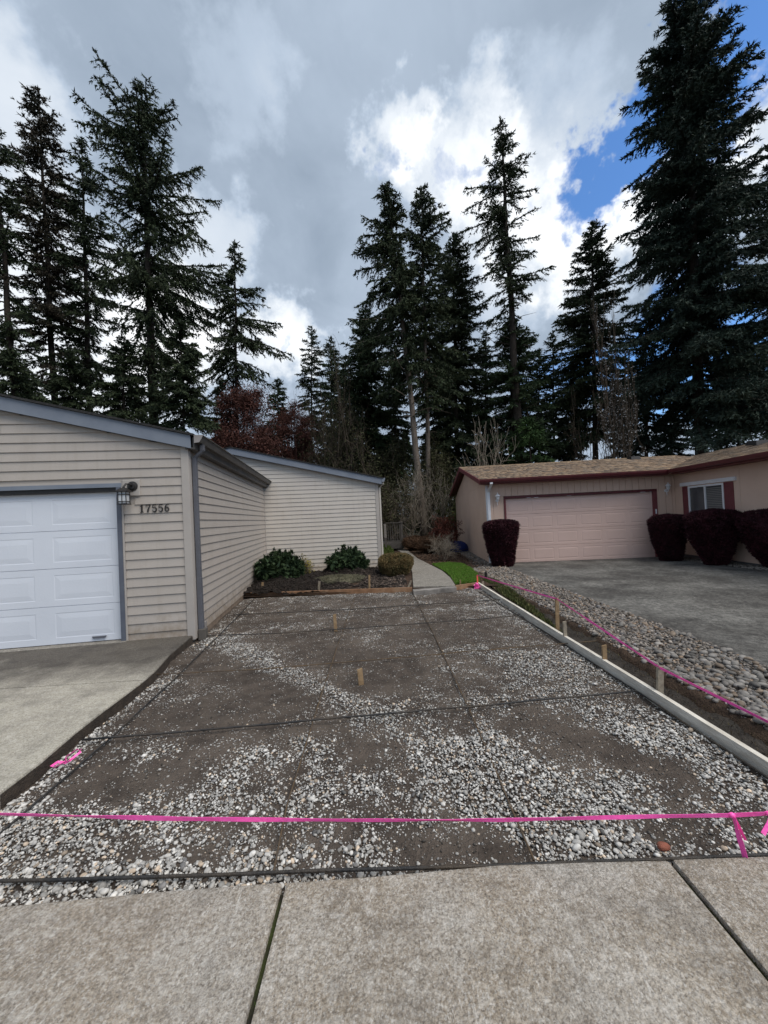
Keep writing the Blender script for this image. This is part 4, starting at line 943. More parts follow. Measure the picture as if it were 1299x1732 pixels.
# roof geometry
EO, GO = .42, .28            # eave and gable overhangs
ze = 2.62                    # roof top at eave edge (y=-EO)
def zfr(y): return ze+psl*(y+EO) if y <= PEAK else ze+psl*(PEAK+EO)-psl*(y-PEAK)
RX0, RX1 = -GO, CX+3.
ZRG = zfr(PEAK)
EWX = CX-EO                  # wing eave edge x
WRX = CX+3.85                # wing ridge x
wsl = (ZRG-ze)/(WRX-EWX)
mb = MB()
mb.hexa([(RX0, -EO, ze-.02), (RX1, -EO, ze-.02), (RX1, PEAK, ZRG-.02), (RX0, PEAK, ZRG-.02), (RX0, -EO, ze), (RX1, -EO, ze), (RX1, PEAK, ZRG), (RX0, PEAK, ZRG)])
mb.hexa([(RX0, PEAK+.0005, ZRG-.02), (RX1, PEAK+.0005, ZRG-.02), (RX1, DEP+EO, ze-.02), (RX0, DEP+EO, ze-.02), (RX0, PEAK+.0005, ZRG), (RX1, PEAK+.0005, ZRG), (RX1, DEP+EO, ze), (RX0, DEP+EO, ze)])
mb.hexa([(EWX, -WL, ze-.02), (WRX, -WL, ZRG-.02), (WRX, DEP, ZRG-.02), (EWX, DEP, ze-.02), (EWX, -WL, ze+.001), (WRX, -WL, ZRG+.001), (WRX, DEP, ZRG+.001), (EWX, DEP, ze+.001)])
mb.hexa([(WRX+.0005, -WL, ZRG-.02), (WRX+5, -WL, ze-.04), (WRX+5, DEP, ze-.04), (WRX+.0005, DEP, ZRG-.02), (WRX+.0005, -WL, ZRG+.001), (WRX+5, -WL, ze-.02), (WRX+5, DEP, ze-.02), (WRX+.0005, DEP, ZRG+.001)])
mb.build('roof', mat('shingle_underlay', (.20, .15, .10), (.15, .11, .075), 9, .95), hB)
# shingle tabs as real pieces, joined
V, F, CO = [], [], []
def tab(pts, c):
    o_ = len(V); V.extend(pts); F.extend([[o_+i for i in q_] for q_ in ((4, 5, 6, 7), (0, 1, 5, 4), (1, 2, 6, 5), (2, 3, 7, 6), (3, 0, 4, 7))]); CO.extend([c]*8)
pal = np.array([(.30, .21, .14), (.21, .15, .105), (.35, .26, .18), (.175, .135, .105), (.26, .205, .155), (.13, .105, .088)])
tw, te = .20, .14
def tabs_y(x0, x1, y0, y1, cond):       # front slope, courses run along x
    r = 0; y = y0
    while y < y1-.01:
        x = x0-random.uniform(0, tw)
        while x < x1:
            w_ = random.uniform(.12, .26); a_, b_ = max(x, x0), min(x+w_, x1); x += w_
            if b_-a_ < .03 or not cond((a_+b_)/2, y): continue
            yb = min(y+te+.02, y1); h = random.choice((.007, .012, .012)); c = pal[random.randrange(6)]*random.uniform(.85, 1.15)
            g = .002
            tab([(a_+g, y, zfr(y)), (b_-g, y, zfr(y)), (b_-g, yb, zfr(yb)), (a_+g, yb, zfr(yb)), (a_+g, y, zfr(y)+h), (b_-g, y, zfr(y)+h), (b_-g, yb, zfr(yb)+.003), (a_+g, yb, zfr(yb)+.003)], c)
        y += te; r += 1
def zw(x): return ze+wsl*(x-EWX)
tabs_y(RX0, RX1, -EO, PEAK, lambda x, y: x < EWX+(zfr(y)-ze)/wsl+.05)
x = EWX
while x < WRX-.01:
    y = -6.0-random.uniform(0, tw)
    while y < PEAK+.6:
        w_ = random.uniform(.12, .26); a_, b_ = y, y+w_; y += w_
        ylim = -EO+(zw(x)-ze)/psl
        if a_ > ylim: continue
        xb = min(x+te+.02, WRX); h = random.choice((.007, .012, .012)); c = pal[random.randrange(6)]*random.uniform(.85, 1.15); g = .002
        tab([(x, b_-g, zw(x)), (x, a_+g, zw(x)), (xb, a_+g, zw(xb)), (xb, b_-g, zw(xb)), (x, b_-g, zw(x)+h), (x, a_+g, zw(x)+h), (xb, a_+g, zw(xb)+.003), (xb, b_-g, zw(xb)+.003)], c)
    x += te
link('shingles', npmesh('shingles', np.array(V), np.array(F), np.array(CO)), M_shing, hB, STUFF)
mb = MB()    # ridge caps
i = 0; x = RX0
for i in range(34):
    x = RX0+i*.27
    if x > EWX+3.6: break
    mb.hexa([(x, PEAK-.13, zfr(PEAK-.13)+.004), (x+.27, PEAK-.13, zfr(PEAK-.13)+.004), (x+.27, PEAK, ZRG+.004), (x, PEAK, ZRG+.004), (x, PEAK-.13, zfr(PEAK-.13)+.022), (x+.27, PEAK-.13, zfr(PEAK-.13)+.014), (x+.27, PEAK, ZRG+.02), (x, PEAK, ZRG+.028)])
mb.build('ridge_cap', mat('ridge_shingles', (.33, .24, .16), (.24, .17, .11), 8, .95), hB)
# fascia + gutter along the front eave and the wing eave
mb = MB(); mb.box(RX0, EWX-.002, -EO-.012, -EO+.012, ze-.14, ze-.022); mb.build('fascia', M_burg, hB)
mb = MB(); mb.prism([(-EO-.012, ze-.12), (-EO-.085, ze-.11), (-EO-.11, ze-.05), (-EO-.115, ze-.005), (-EO-.10, ze-.005), (-EO-.09, ze-.05), (-EO-.07, ze-.095), (-EO-.012, ze-.10)], 'x', RX0-.01, EWX-.002); mb.build('gutter', M_burg, hB)
mb = MB(); mb.box(EWX-.0, EWX+.024, -WL, -EO-.12, ze-.14, ze-.022); mb.build('fascia', M_burg, hB)
mb = MB(); mb.prism([(EWX-.001, ze-.12), (EWX-.075, ze-.11), (EWX-.10, ze-.05), (EWX-.105, ze-.005), (EWX-.09, ze-.005), (EWX-.08, ze-.05), (EWX-.06, ze-.095), (EWX-.001, ze-.10)], 'y', -WL, -EO-.012); mb.build('gutter', M_burg, hB)
mb = MB(); mb.box(RX0+.03, EWX+.02, -EO+.013, -.019, ze-.15, ze-.138); mb.box(EWX+.0245, CX-.001, -WL, -EO+.012, ze-.15, ze-.138); mb.build('soffit', M_burg2, hB)
for (ya, yb_) in ((-EO, PEAK), (PEAK, DEP+EO)):
    za, zb = (ze, ZRG) if ya < 0 else (ZRG, ze)
    mb = MB(); mb.hexa([(RX0-.022, ya, za-.15), (RX0-.001, ya, za-.15), (RX0-.001, yb_, zb-.15), (RX0-.022, yb_, zb-.15), (RX0-.022, ya, za+.004), (RX0-.001, ya, za+.004), (RX0-.001, yb_, zb+.004), (RX0-.022, yb_, zb+.004)]); mb.build('rake_board', M_burg2, hB)
    mb = MB(); mb.hexa([(RX0, ya, za-.06), (-.015, ya, za-.06), (-.015, yb_, zb-.06), (RX0, yb_, zb-.06), (RX0, ya, za-.04), (-.015, ya, za-.04), (-.015, yb_, zb-.04), (RX0, yb_, zb-.04)]); mb.build('soffit', M_burg, hB)
# downspouts, vents
mb = MB(); flatpipe(mb, [(.075, -EO-.05, ze-.10), (.075, -EO-.05, ze-.17), (.05, -.055, 2.22), (.05, -.055, -.12)], .085, .06); mb.build('downspout', M_white, hB, bevel=.005)
mb = MB(); mb.box(-.03, .045, -.024, .01, Z0, ZE-.01); mb.build('corner_board', M_white, hB)
def vent(x, y, zf, w, d, h, m, nm='roof_vent'):
    mb = MB(); z_ = zf; mb.hexa([(x-w/2, y-d/2, z_-.03), (x+w/2, y-d/2, z_-.03), (x+w/2, y+d/2, z_+.02), (x-w/2, y+d/2, z_+.02), (x-w*.42, y-d*.42, z_+h), (x+w*.42, y-d*.42, z_+h), (x+w*.42, y+d*.42, z_+h+.04), (x-w*.42, y+d*.42, z_+h+.04)]); return mb.build(nm, m, hB)
vent(6.9, PEAK-.45, zfr(PEAK-.45), .40, .35, .10, M_black)
vent(CX+2.4, -.25, zw(CX+2.4), .42, .40, .12, M_black)
mb = MB(); mb.hexa([(CX+3.0, -1.7, zw(CX+3.0)), (CX+3.75, -1.7, zw(CX+3.75)), (CX+3.75, -.9, zw(CX+3.75)), (CX+3.0, -.9, zw(CX+3.0)), (CX+3.0, -1.7, zw(CX+3)+.09), (CX+3.75, -1.7, zw(CX+3.75)+.09), (CX+3.75, -.9, zw(CX+3.75)+.09), (CX+3.0, -.9, zw(CX+3)+.09)]); mb.build('skylight', M_glass, hB)
mb = MB(); mb.tube([(CX+3.9, -1.2, 3.4), (CX+3.9, -1.2, 4.02)], .05, 10); mb.build('vent_pipe', M_white, hB, smooth=True)
# pink house lamps
def sconce(x, z):
    s_ = bpy.data.objects.new('wall_lamp', None); C.objects.link(s_); s_.parent = hB; s_.location = (x, -.02, z)
    mb = MB(); mb.lathe([(0, 0), (.05, 0), (.045, .018), (0, .02)], (0, 0, 0), 14); o = mb.build('backplate', M_white, s_); o.rotation_euler = (math.pi/2, 0, 0)
    mb = MB(); mb.tube([(0, -.02, 0), (0, -.07, -.05), (0, -.12, -.02), (0, -.12, .02)], .011, 8); mb.tube([(0, -.03, -.02), (0, -.05, -.12), (0, -.04, -.17)], [.01, .012, .004], 8); mb.build('arm', M_white, s_, smooth=True)
    mb = MB(); mb.lathe([(.02, .02), (.05, .035), (.062, .14), (.06, .142), (0, .142)], (0, -.12, 0), 6); mb.build('glass', M_frost, s_)
    mb = MB(); mb.lathe([(.09, .143), (.06, .18), (.025, .215), (.012, .23), (.014, .25), (0, .27)], (0, -.12, 0), 12); mb.build('cap', M_white, s_)
sconce(.33, 1.92); sconce(5.70, 1.98)

# ================================================================== plants
def tri_leaves(P_, Dr, ln, w, rnd=.5):
    n = len(P_); d = Dr+RG.normal(0, rnd, (n, 3)); d /= np.linalg.norm(d, axis=1, keepdims=True)+1e-9
    s = np.cross(d, RG.normal(0, 1, (n, 3))); s /= np.linalg.norm(s, axis=1, keepdims=True)+1e-9
    L = (ln*RG.uniform(.6, 1.3, n))[:, None]; Wd = (w*RG.uniform(.7, 1.3, n))[:, None]
    return np.stack([P_-s*Wd*.35, P_+s*Wd*.65, P_+d*L], 1)
def segs_mesh(P0, P1, R0, R1, k=3):
    n = len(P0); d = P1-P0; d /= np.linalg.norm(d, axis=1, keepdims=True)+1e-9
    up = np.where(np.abs(d[:, 2:3]) < .9, np.array([[0, 0, 1.]]), np.array([[1., 0, 0]])); a = np.cross(d, up); a /= np.linalg.norm(a, axis=1, keepdims=True); b = np.cross(d, a)
    V = []
    for (P_, R_) in ((P0, R0), (P1, R1)):
        for j in range(k):
            t = 2*math.pi*j/k; V.append(P_+(a*math.cos(t)+b*math.sin(t))*R_[:, None])
    V = np.stack(V, 1).reshape(-1, 3); base = (np.arange(n)*2*k)[:, None]
    F = np.concatenate([base+np.array([[j, (j+1) % k, (j+1) % k+k, j+k]]) for j in range(k)], 0)
    return V, F
def trunk_mb(mb, pts, r0, r1, n=10):
    k = len(pts); mb.tube(pts, [(r0*(1-i/(k-1))**.8+r1)*(1.25 if i == 0 else 1) for i in range(k)], n)
def conifer(name, label, D, base, top, prof, clear, m=None, bark=None, nb=95, r0=.28, dr=.35, den=1., gap=.0, up=.5, hang=.9, cat='tree', group='conifers behind the houses', seed=0, ln=.30, stubs=0, sz=1.):
    """base: picture column of the foot, top: tip, prof: rows of (y, left, right) reach; all surveyed at distance D, crown is round in depth"""
    global RG
    RG = np.random.default_rng(100+seed)
    zb = -.28; B = A(base, 880, D); bx = B[0]; T = A(top[0], top[1], D); Hh = T[2]-zb
    root = thing(name, label, cat, (bx, D, zb), 0, group)
    def tx(z): t = z/Hh; return (T[0]-bx)*(t**1.15)
    rows = []
    for (py, l, r) in prof:
        pl, pr = A(l, py, D), A(r, py, D); z = (pl[2]+pr[2])/2-zb; rows.append((z, max(tx(z)-(pl[0]-bx), .12), max((pr[0]-bx)-tx(z), .12)))
    rows.append((Hh, .04, .04)); rows.sort(); Zs = [q_[0] for q_ in rows]; Ll = [q_[1] for q_ in rows]; Rl = [q_[2] for q_ in rows]
    zc = A(base, clear, D)[2]-zb
    TR = []; SP0, SP1, SR0, SR1 = [], [], [], []
    N_ = int(nb)
    hs = zc+(Hh-zc-.15)*((np.arange(N_)+RG.random(N_))/N_)**.92
    for i, h in enumerate(hs):
        az = RG.uniform(0, 2*math.pi); c, s = math.cos(az), math.sin(az); w = (c+1)/2
        t = (h-zc)/(Hh-zc)
        # reach measured at the height where the tip ends up
        L = (np.interp(h, Zs, Ll)*(1-w)+np.interp(h, Zs, Rl)*w)*RG.uniform(.60, 1.12)
        if RG.random() < gap: L *= RG.uniform(.2, .5)
        if L < .12: L = .12
        a_ = (up*t*t*1.6-.12)+RG.normal(0, .10); dro = dr*(1-.6*t)*RG.uniform(.6, 1.3)
        K = max(4, int(L/.22)); ss = np.linspace(0, 1, K+1)
        bend = RG.normal(0, .12)
        ox = L*ss*(c*np.cos(bend*ss)-s*np.sin(bend*ss)); oy = L*ss*(s*np.cos(bend*ss)+c*np.sin(bend*ss))
        oz = L*(a_*ss-dro*ss**2+.20*dro*ss**5*1.4)
        pts = np.stack([tx(h)+ox, oy, h+oz], 1)
        rad = .012+.018*L*(1-ss)**1.1*.8
        SP0.append(pts[:-1]); SP1.append(pts[1:]); SR0.append(rad[:-1]); SR1.append(rad[1:])
        # laterals
        nl = max(4, int(L*den*13)); u = RG.uniform(.02 if t > .3 else .08, 1, nl); idx_ = u*K; i0_ = np.minimum(idx_.astype(int), K-1); fr = (idx_-i0_)[:, None]
        q0 = pts[i0_]*(1-fr)+pts[i0_+1]*fr; dirb = (pts[i0_+1]-pts[i0_]); dirb /= np.linalg.norm(dirb, axis=1, keepdims=True)
        sd_ = np.where(RG.random(nl) < .5, -1, 1)[:, None]; side = np.cross(dirb, [0, 0, 1.])*sd_; side /= np.linalg.norm(side, axis=1, keepdims=True)+1e-9
        ll = (.16+.36*L*(1-u)*.7+.10)*RG.uniform(.6, 1.2, nl)*sz; ll = np.minimum(ll, 1.1)
        dl = dirb*.75+side*RG.uniform(.3, 1., nl)[:, None]+np.array([0, 0, -1.])*(hang*RG.uniform(.1, .9, nl)*(1-.6*t))[:, None]
        dl /= np.linalg.norm(dl, axis=1, keepdims=True)
        ns = np.maximum((ll/.043).astype(int), 4); rep = np.repeat(np.arange(nl), ns); uu = RG.random(len(rep))
        pp = q0[rep]+dl[rep]*(ll[rep]*uu)[:, None]+np.array([0, 0, -1.])*(hang*.30*ll[rep]*uu**2)[:, None]
        TR.append(tri_leaves(pp, dl[rep]*.9+np.array([0, 0, -.35*hang]), ln*.62*sz, .067*sz, .55))
        # along the twig itself
        nm = int(L*22*den)+4; um = RG.uniform(.12, 1.0, nm); ii = um*K; j0 = np.minimum(ii.astype(int), K-1); ff = (ii-j0)[:, None]
        TR.append(tri_leaves(pts[j0]*(1-ff)+pts[j0+1]*ff, dirb[RG.integers(0, nl, nm)], ln*.6*sz, .085*sz, .6))
    # leader
    nm = 60; zt = Hh-RG.random(nm)**1.3*1.3; TR.append(tri_leaves(np.stack([np.array([tx(z_) for z_ in zt]), 0*zt, zt], 1), np.array([0, 0, .8]), ln*.5, .07, .8))
    T3 = np.concatenate(TR, 0); V = T3.reshape(-1, 3)
    link('crown', npmesh('crown', V, np.arange(len(V)).reshape(-1, 3)), m or M_fir, root)
    # dead stubs low on the trunk
    for i in range(stubs):
        h = RG.uniform(zc*.35, zc*1.15); az = RG.uniform(0, 6.28); L = RG.uniform(.6, 2.4); p0 = np.array([tx(h), 0, h]); dd = np.array([math.cos(az), math.sin(az), RG.uniform(-.1, .35)])
        p1 = p0+dd*L*.5; p2 = p1+dd*L*.5+np.array([0, 0, RG.normal(0, .15)*L]); SP0 += [np.array([p0, p1])]; SP1 += [np.array([p1, p2])]; SR0 += [np.array([.03, .02])]; SR1 += [np.array([.02, .006])]
    Vs, Fs = segs_mesh(np.concatenate(SP0), np.concatenate(SP1), np.concatenate(SR0), np.concatenate(SR1), 3)
    link('limbs', npmesh('limbs', Vs, Fs), bark or M_bark, root, STUFF)
    mb = MB(); K = 16; trunk_mb(mb, [(tx(Hh*j/K)+.03*math.sin(j*1.3+seed), .03*math.cos(j*1.1), Hh*j/K) for j in range(K+1)], r0, .015, 12)
    mb.build('trunk', bark or M_bark, root, smooth=True)
    return len(T3)
tot = 0
CT = [
 dict(name='fir_tree', label='leftmost dark fir cut off by the left edge, trunk leaning', D=22, base=42, top=(-12, 205), prof=[(250, -35, 15), (300, -60, 42), (400, -90, 62), (500, -80, 60), (620, -60, 80), (680, -40, 90)], clear=640, nb=80, r0=.30, gap=.25, den=.85),
 dict(name='fir_tree', label='pointed brownish fir second from the left above the garage roof', D=24, base=102, top=(65, 150), prof=[(180, 48, 88), (215, 38, 98), (260, 20, 112), (330, 5, 122), (420, 12, 140), (520, 30, 152), (640, 50, 142)], clear=655, nb=130, r0=.27, m='b', gap=.1, hang=.4),
 dict(name='fir_tree', label='slender dark fir between the brownish fir and the widest fir', D=25, base=157, top=(138, 232), prof=[(265, 125, 158), (330, 110, 180), (420, 98, 205), (550, 92, 212), (660, 95, 205)], clear=670, nb=110, r0=.27, gap=.15),
 dict(name='fir_tree', label='widest left fir with long drooping branches reaching right', D=22, base=266, top=(240, 146), prof=[(165, 222, 258), (190, 180, 280), (230, 138, 300), (270, 150, 345), (300, 165, 325), (345, 160, 380), (395, 150, 335), (430, 160, 372), (480, 150, 400), (540, 175, 350), (600, 195, 320), (690, 190, 330)], clear=690, nb=125, r0=.36, gap=.22, hang=1.3, dr=.28, up=.5, den=.95),
 dict(name='fir_tree', label='airy pyramid fir standing alone above the dark red tree', D=24, base=402, top=(397, 408), prof=[(440, 383, 412), (470, 372, 430), (505, 350, 457), (550, 340, 478), (590, 330, 488), (630, 345, 470)], clear=640, nb=75, r0=.17, gap=.25, hang=.8, den=.8, up=.25),
 dict(name='young_fir', label='low bushy fir just above the peak end of the garage gutter', D=20, base=318, top=(305, 545), prof=[(570, 285, 330), (620, 262, 356), (690, 245, 370), (720, 250, 370)], clear=725, nb=75, r0=.12, hang=.6),
 dict(name='young_fir', label='low dark fir behind the garage roof at the left edge', D=20, base=30, top=(20, 590), prof=[(630, -20, 60), (680, -40, 85)], clear=700, nb=60, r0=.12, hang=.6),
 dict(name='young_fir', label='low dark fir behind the middle of the garage roof', D=21, base=205, top=(210, 570), prof=[(610, 180, 240), (680, 150, 262), (710, 140, 270)], clear=715, nb=70, r0=.12, hang=.6),
 dict(name='young_fir', label='low dark fir behind the garage roof below the brownish fir', D=23, base=118, top=(120, 600), prof=[(640, 90, 155), (690, 80, 165)], clear=705, nb=60, r0=.12, hang=.6),
 dict(name='far_fir', label='small far fir with a sharp tip left of the centre group', D=34, base=527, top=(527, 552), prof=[(585, 513, 543), (620, 503, 556), (680, 495, 566), (760, 490, 570)], clear=780, nb=80, r0=.15, hang=.4),
 dict(name='far_fir', label='second small far fir right of the sharp-tipped one', D=33, base=560, top=(560, 570), prof=[(600, 546, 578), (640, 532, 594), (700, 525, 600), (770, 525, 605)], clear=780, nb=80, r0=.15, hang=.4, m='g'),
 dict(name='fir_tree', label='dense green fir left of the leaning trunk, its crown full to the brush', D=27, base=625, top=(618, 520), prof=[(560, 592, 645), (620, 565, 672), (690, 545, 688), (760, 560, 700)], clear=800, nb=150, r0=.2, hang=.5, m='g', den=1.1),
 dict(name='fir_tree', label='leaning fir with a bare pale lower trunk, left of the centre pair', D=22, base=717, top=(655, 310), prof=[(335, 640, 676), (375, 618, 690), (410, 602, 698), (450, 594, 704), (520, 584, 712), (580, 590, 705), (630, 592, 690), (665, 610, 690)], clear=655, nb=120, r0=.24, bark='l', gap=.12, hang=1.0, stubs=10),
 dict(name='fir_tree', label='upright fir with a bare pale lower trunk, right of the centre pair', D=23, base=727, top=(712, 315), prof=[(345, 697, 735), (400, 685, 762), (440, 682, 770), (500, 672, 782), (600, 672, 790), (690, 680, 780)], clear=690, nb=135, r0=.19, bark='l', gap=.1, hang=.9, stubs=10),
 dict(name='fir_tree', label='broad dense dark fir right of the pale-trunked pair', D=27, base=775, top=(766, 395), prof=[(430, 748, 790), (500, 728, 812), (580, 712, 832), (680, 700, 842), (770, 700, 850)], clear=790, nb=190, r0=.25, hang=.6, den=1.15),
 dict(name='fir_tree', label='tall ragged fir with dead branches, centre right', D=24, base=885, top=(846, 198), prof=[(215, 834, 858), (240, 818, 872), (275, 798, 896), (290, 812, 880), (325, 782, 905), (345, 800, 895), (365, 770, 925), (395, 800, 950), (420, 782, 905), (460, 790, 915), (490, 800, 942), (520, 815, 905), (560, 830, 900)], clear=575, nb=105, r0=.36, gap=.3, hang=.6, dr=.2, up=.3, den=.95, stubs=26, sz=.9),
 dict(name='fir_tree', label='dense fir with fresh foliage at the foot of the tall ragged fir', D=25, base=862, top=(868, 545), prof=[(580, 840, 900), (640, 815, 925), (720, 800, 935), (780, 800, 940)], clear=800, nb=130, r0=.16, hang=.5, m='g'),
 dict(name='fir_tree', label='thin dark fir behind the left end of the pink garage roof', D=30, base=938, top=(935, 560), prof=[(600, 915, 955), (660, 900, 970), (740, 895, 975)], clear=775, nb=70, r0=.14, hang=.5, gap=.2),
 dict(name='fir_tree', label='conical dark fir between the ragged fir and the tallest tree', D=26, base=1010, top=(1001, 376), prof=[(410, 984, 1022), (450, 968, 1036), (500, 950, 1052), (560, 930, 1070), (640, 918, 1082), (700, 920, 1078), (745, 925, 1070)], clear=740, nb=165, r0=.24, hang=.5, den=1.05),
 dict(name='spruce_tree', label='tallest tree, a thick blue-green spruce at the right', D=21, base=1190, top=(1158, -22), prof=[(10, 1130, 1185), (60, 1102, 1208), (115, 1085, 1242), (165, 1068, 1265), (235, 1072, 1250), (270, 1060, 1275), (320, 1062, 1299), (400, 1060, 1312), (450, 1040, 1320), (520, 1030, 1330), (620, 1040, 1340), (700, 1050, 1330)], clear=715, nb=240, r0=.36, m='s', gap=.08, hang=.7, dr=.3, up=.35, den=1.1, sz=1.1),
 dict(name='spruce_tree', label='dark spruce cut off by the right edge of the picture', D=23, base=1325, top=(1330, 240), prof=[(300, 1290, 1370), (420, 1268, 1400), (540, 1250, 1420), (650, 1240, 1430), (730, 1235, 1430)], clear=740, nb=140, r0=.3, m='s', hang=.6),
 dict(name='young_fir', label='low dark fir between the conical fir and the tallest tree', D=24, base=1095, top=(1092, 520), prof=[(570, 1065, 1120), (640, 1045, 1145), (720, 1035, 1155)], clear=760, nb=80, r0=.14, hang=.5, m='s', gap=.15),
 dict(name='young_fir', label='low dark spruce above the skylight, right of the tallest trunk', D=25, base=1252, top=(1248, 560), prof=[(600, 1225, 1275), (660, 1205, 1295), (720, 1195, 1300)], clear=735, nb=70, r0=.14, hang=.5, m='s', gap=.15),
 dict(name='mid_fir', label='middle-height fir behind the thin reddish tree', D=29, base=470, top=(470, 640), prof=[(675, 456, 484), (730, 440, 499), (810, 428, 512)], clear=800, nb=90, r0=.14, hang=.5, m='g', den=1.),
 dict(name='mid_fir', label='middle-height fir just right of the small far firs', D=30, base=585, top=(585, 600), prof=[(635, 571, 599), (690, 553, 616), (770, 540, 630)], clear=800, nb=90, r0=.14, hang=.5, m=None, den=1.),
 dict(name='mid_fir', label='middle-height fir behind the leaning pale trunk', D=29, base=668, top=(668, 600), prof=[(635, 654, 682), (690, 638, 697), (770, 626, 710)], clear=800, nb=90, r0=.14, hang=.5, m=None, den=1.),
 dict(name='mid_fir', label='middle-height fir behind the upright pale trunk', D=29, base=742, top=(742, 560), prof=[(595, 728, 756), (650, 709, 774), (730, 696, 788)], clear=800, nb=90, r0=.14, hang=.5, m='g', den=1.),
 dict(name='mid_fir', label='middle-height fir left of the ragged fir trunk', D=29, base=822, top=(822, 560), prof=[(595, 808, 836), (650, 791, 852), (730, 778, 866)], clear=800, nb=90, r0=.14, hang=.5, m=None, den=1.),
 dict(name='mid_fir', label='middle-height fir just right of the ragged fir trunk', D=30, base=912, top=(912, 590), prof=[(625, 898, 926), (680, 884, 940), (760, 872, 952)], clear=800, nb=90, r0=.14, hang=.5, m='g', den=1.),
 dict(name='mid_fir', label='middle-height fir left of the conical fir', D=30, base=968, top=(968, 620), prof=[(655, 954, 982), (710, 940, 996), (790, 928, 1008)], clear=800, nb=90, r0=.14, hang=.5, m='s', den=1.),
 dict(name='mid_fir', label='middle-height fir behind the white blossom', D=30, base=1058, top=(1058, 600), prof=[(635, 1044, 1072), (690, 1028, 1087), (770, 1016, 1100)], clear=800, nb=90, r0=.14, hang=.5, m='s', den=1.),
 dict(name='mid_fir', label='middle-height spruce left of the tallest trunk', D=29, base=1135, top=(1135, 610), prof=[(645, 1121, 1149), (700, 1105, 1164), (780, 1093, 1177)], clear=800, nb=90, r0=.14, hang=.5, m='s', den=1.),
 dict(name='mid_fir', label='middle-height spruce right of the tallest trunk', D=29, base=1230, top=(1230, 600), prof=[(635, 1216, 1244), (690, 1204, 1255), (770, 1194, 1266)], clear=800, nb=90, r0=.14, hang=.5, m='s', den=1.),
 dict(name='mid_fir', label='middle-height fir behind the dark red tree', D=29, base=375, top=(375, 640), prof=[(675, 361, 389), (730, 347, 403), (810, 335, 415)], clear=800, nb=90, r0=.14, hang=.5, m=None, den=1.),
]
MM = {'b': M_firb, 's': M_spruce, 'g': M_firg}
for i, kw in enumerate(CT):
    kw = dict(kw); kw['m'] = MM.get(kw.get('m')); kw['bark'] = M_barkl if kw.get('bark') else None
    kw['r0'] = kw.get('r0', .28)*.85; kw['nb'] = int(kw['nb']*1.38); kw['den'] = kw.get('den', 1.)*1.25
    tot += conifer(seed=i, **kw)
print('conifer tris', tot)
RG = np.random.default_rng(5)

# far wood: one mass behind everything
TR = []
for i in range(60):
    x = -42+i*1.75+RG.normal(0, .8); y = 40+RG.uniform(0, 9); hgt = RG.uniform(8, 13.) if x < 14 else RG.uniform(3.5, 6.5)
    nq = 1700; t = RG.random(nq)**.8; rad = (1-t)*hgt*.26*RG.random(nq)**.5; a = RG.uniform(0, 6.28, nq)
    pp = np.stack([x+rad*np.cos(a), y+rad*np.sin(a), t*hgt-.3], 1); TR.append(tri_leaves(pp, np.stack([np.cos(a), np.sin(a), -.4+0*a], 1), .55, .22, .5))
V = np.concatenate(TR).reshape(-1, 3); o = link('far_wood', npmesh('far_wood', V, np.arange(len(V)).reshape(-1, 3)), M_firg, None, STUFF); o['label'] = 'dark far conifers closing the view between the houses'

# bare and leafy shrubs from branching growth
def growth(levels, L0, spread, up, n0, base_r, seed, fan=.5, nch=(3, 4), shrink=.66, wob=.18, cap=620):
    r = np.random.default_rng(seed); cur = []
    for i in range(n0):
        a = r.uniform(0, 6.28); q_ = np.array([math.cos(a)*fan*r.uniform(.3, 1), math.sin(a)*fan*r.uniform(.3, 1), 1.]); q_ /= np.linalg.norm(q_)
        cur.append((np.array([r.normal(0, .06), r.normal(0, .06), 0.]), q_, L0*r.uniform(.7, 1.2), base_r))
    P0, P1, R0, R1, tips = [], [], [], [], []
    for lv in range(levels):
        nx = []
        for (p, d, L, rad) in cur:
            k = 3; q_ = p
            for j in range(k):
                d = d+r.normal(0, wob, 3)+np.array([0, 0, up*.12]); d /= np.linalg.norm(d); e_ = q_+d*L/k
                P0.append(q_); P1.append(e_); R0.append(rad*(1-.14*j)); R1.append(rad*(1-.14*(j+1)))
                if lv > 0 or j > 0:
                    for _ in range(1 if j < k-1 else r.integers(nch[0]-1, nch[1])):
                        dd = d+r.normal(0, spread, 3)+np.array([0, 0, up*.15]); dd /= np.linalg.norm(dd); nx.append((e_, dd, L*shrink*r.uniform(.7, 1.2), rad*.58))
                q_ = e_
            tips.append((q_, d))
        if len(nx) > cap: nx = [nx[i_] for i_ in r.permutation(len(nx))[:cap]]
        cur = nx
    return np.array(P0), np.array(P1), np.array(R0), np.array(R1), np.array([t_[0] for t_ in tips]), np.array([t_[1] for t_ in tips])
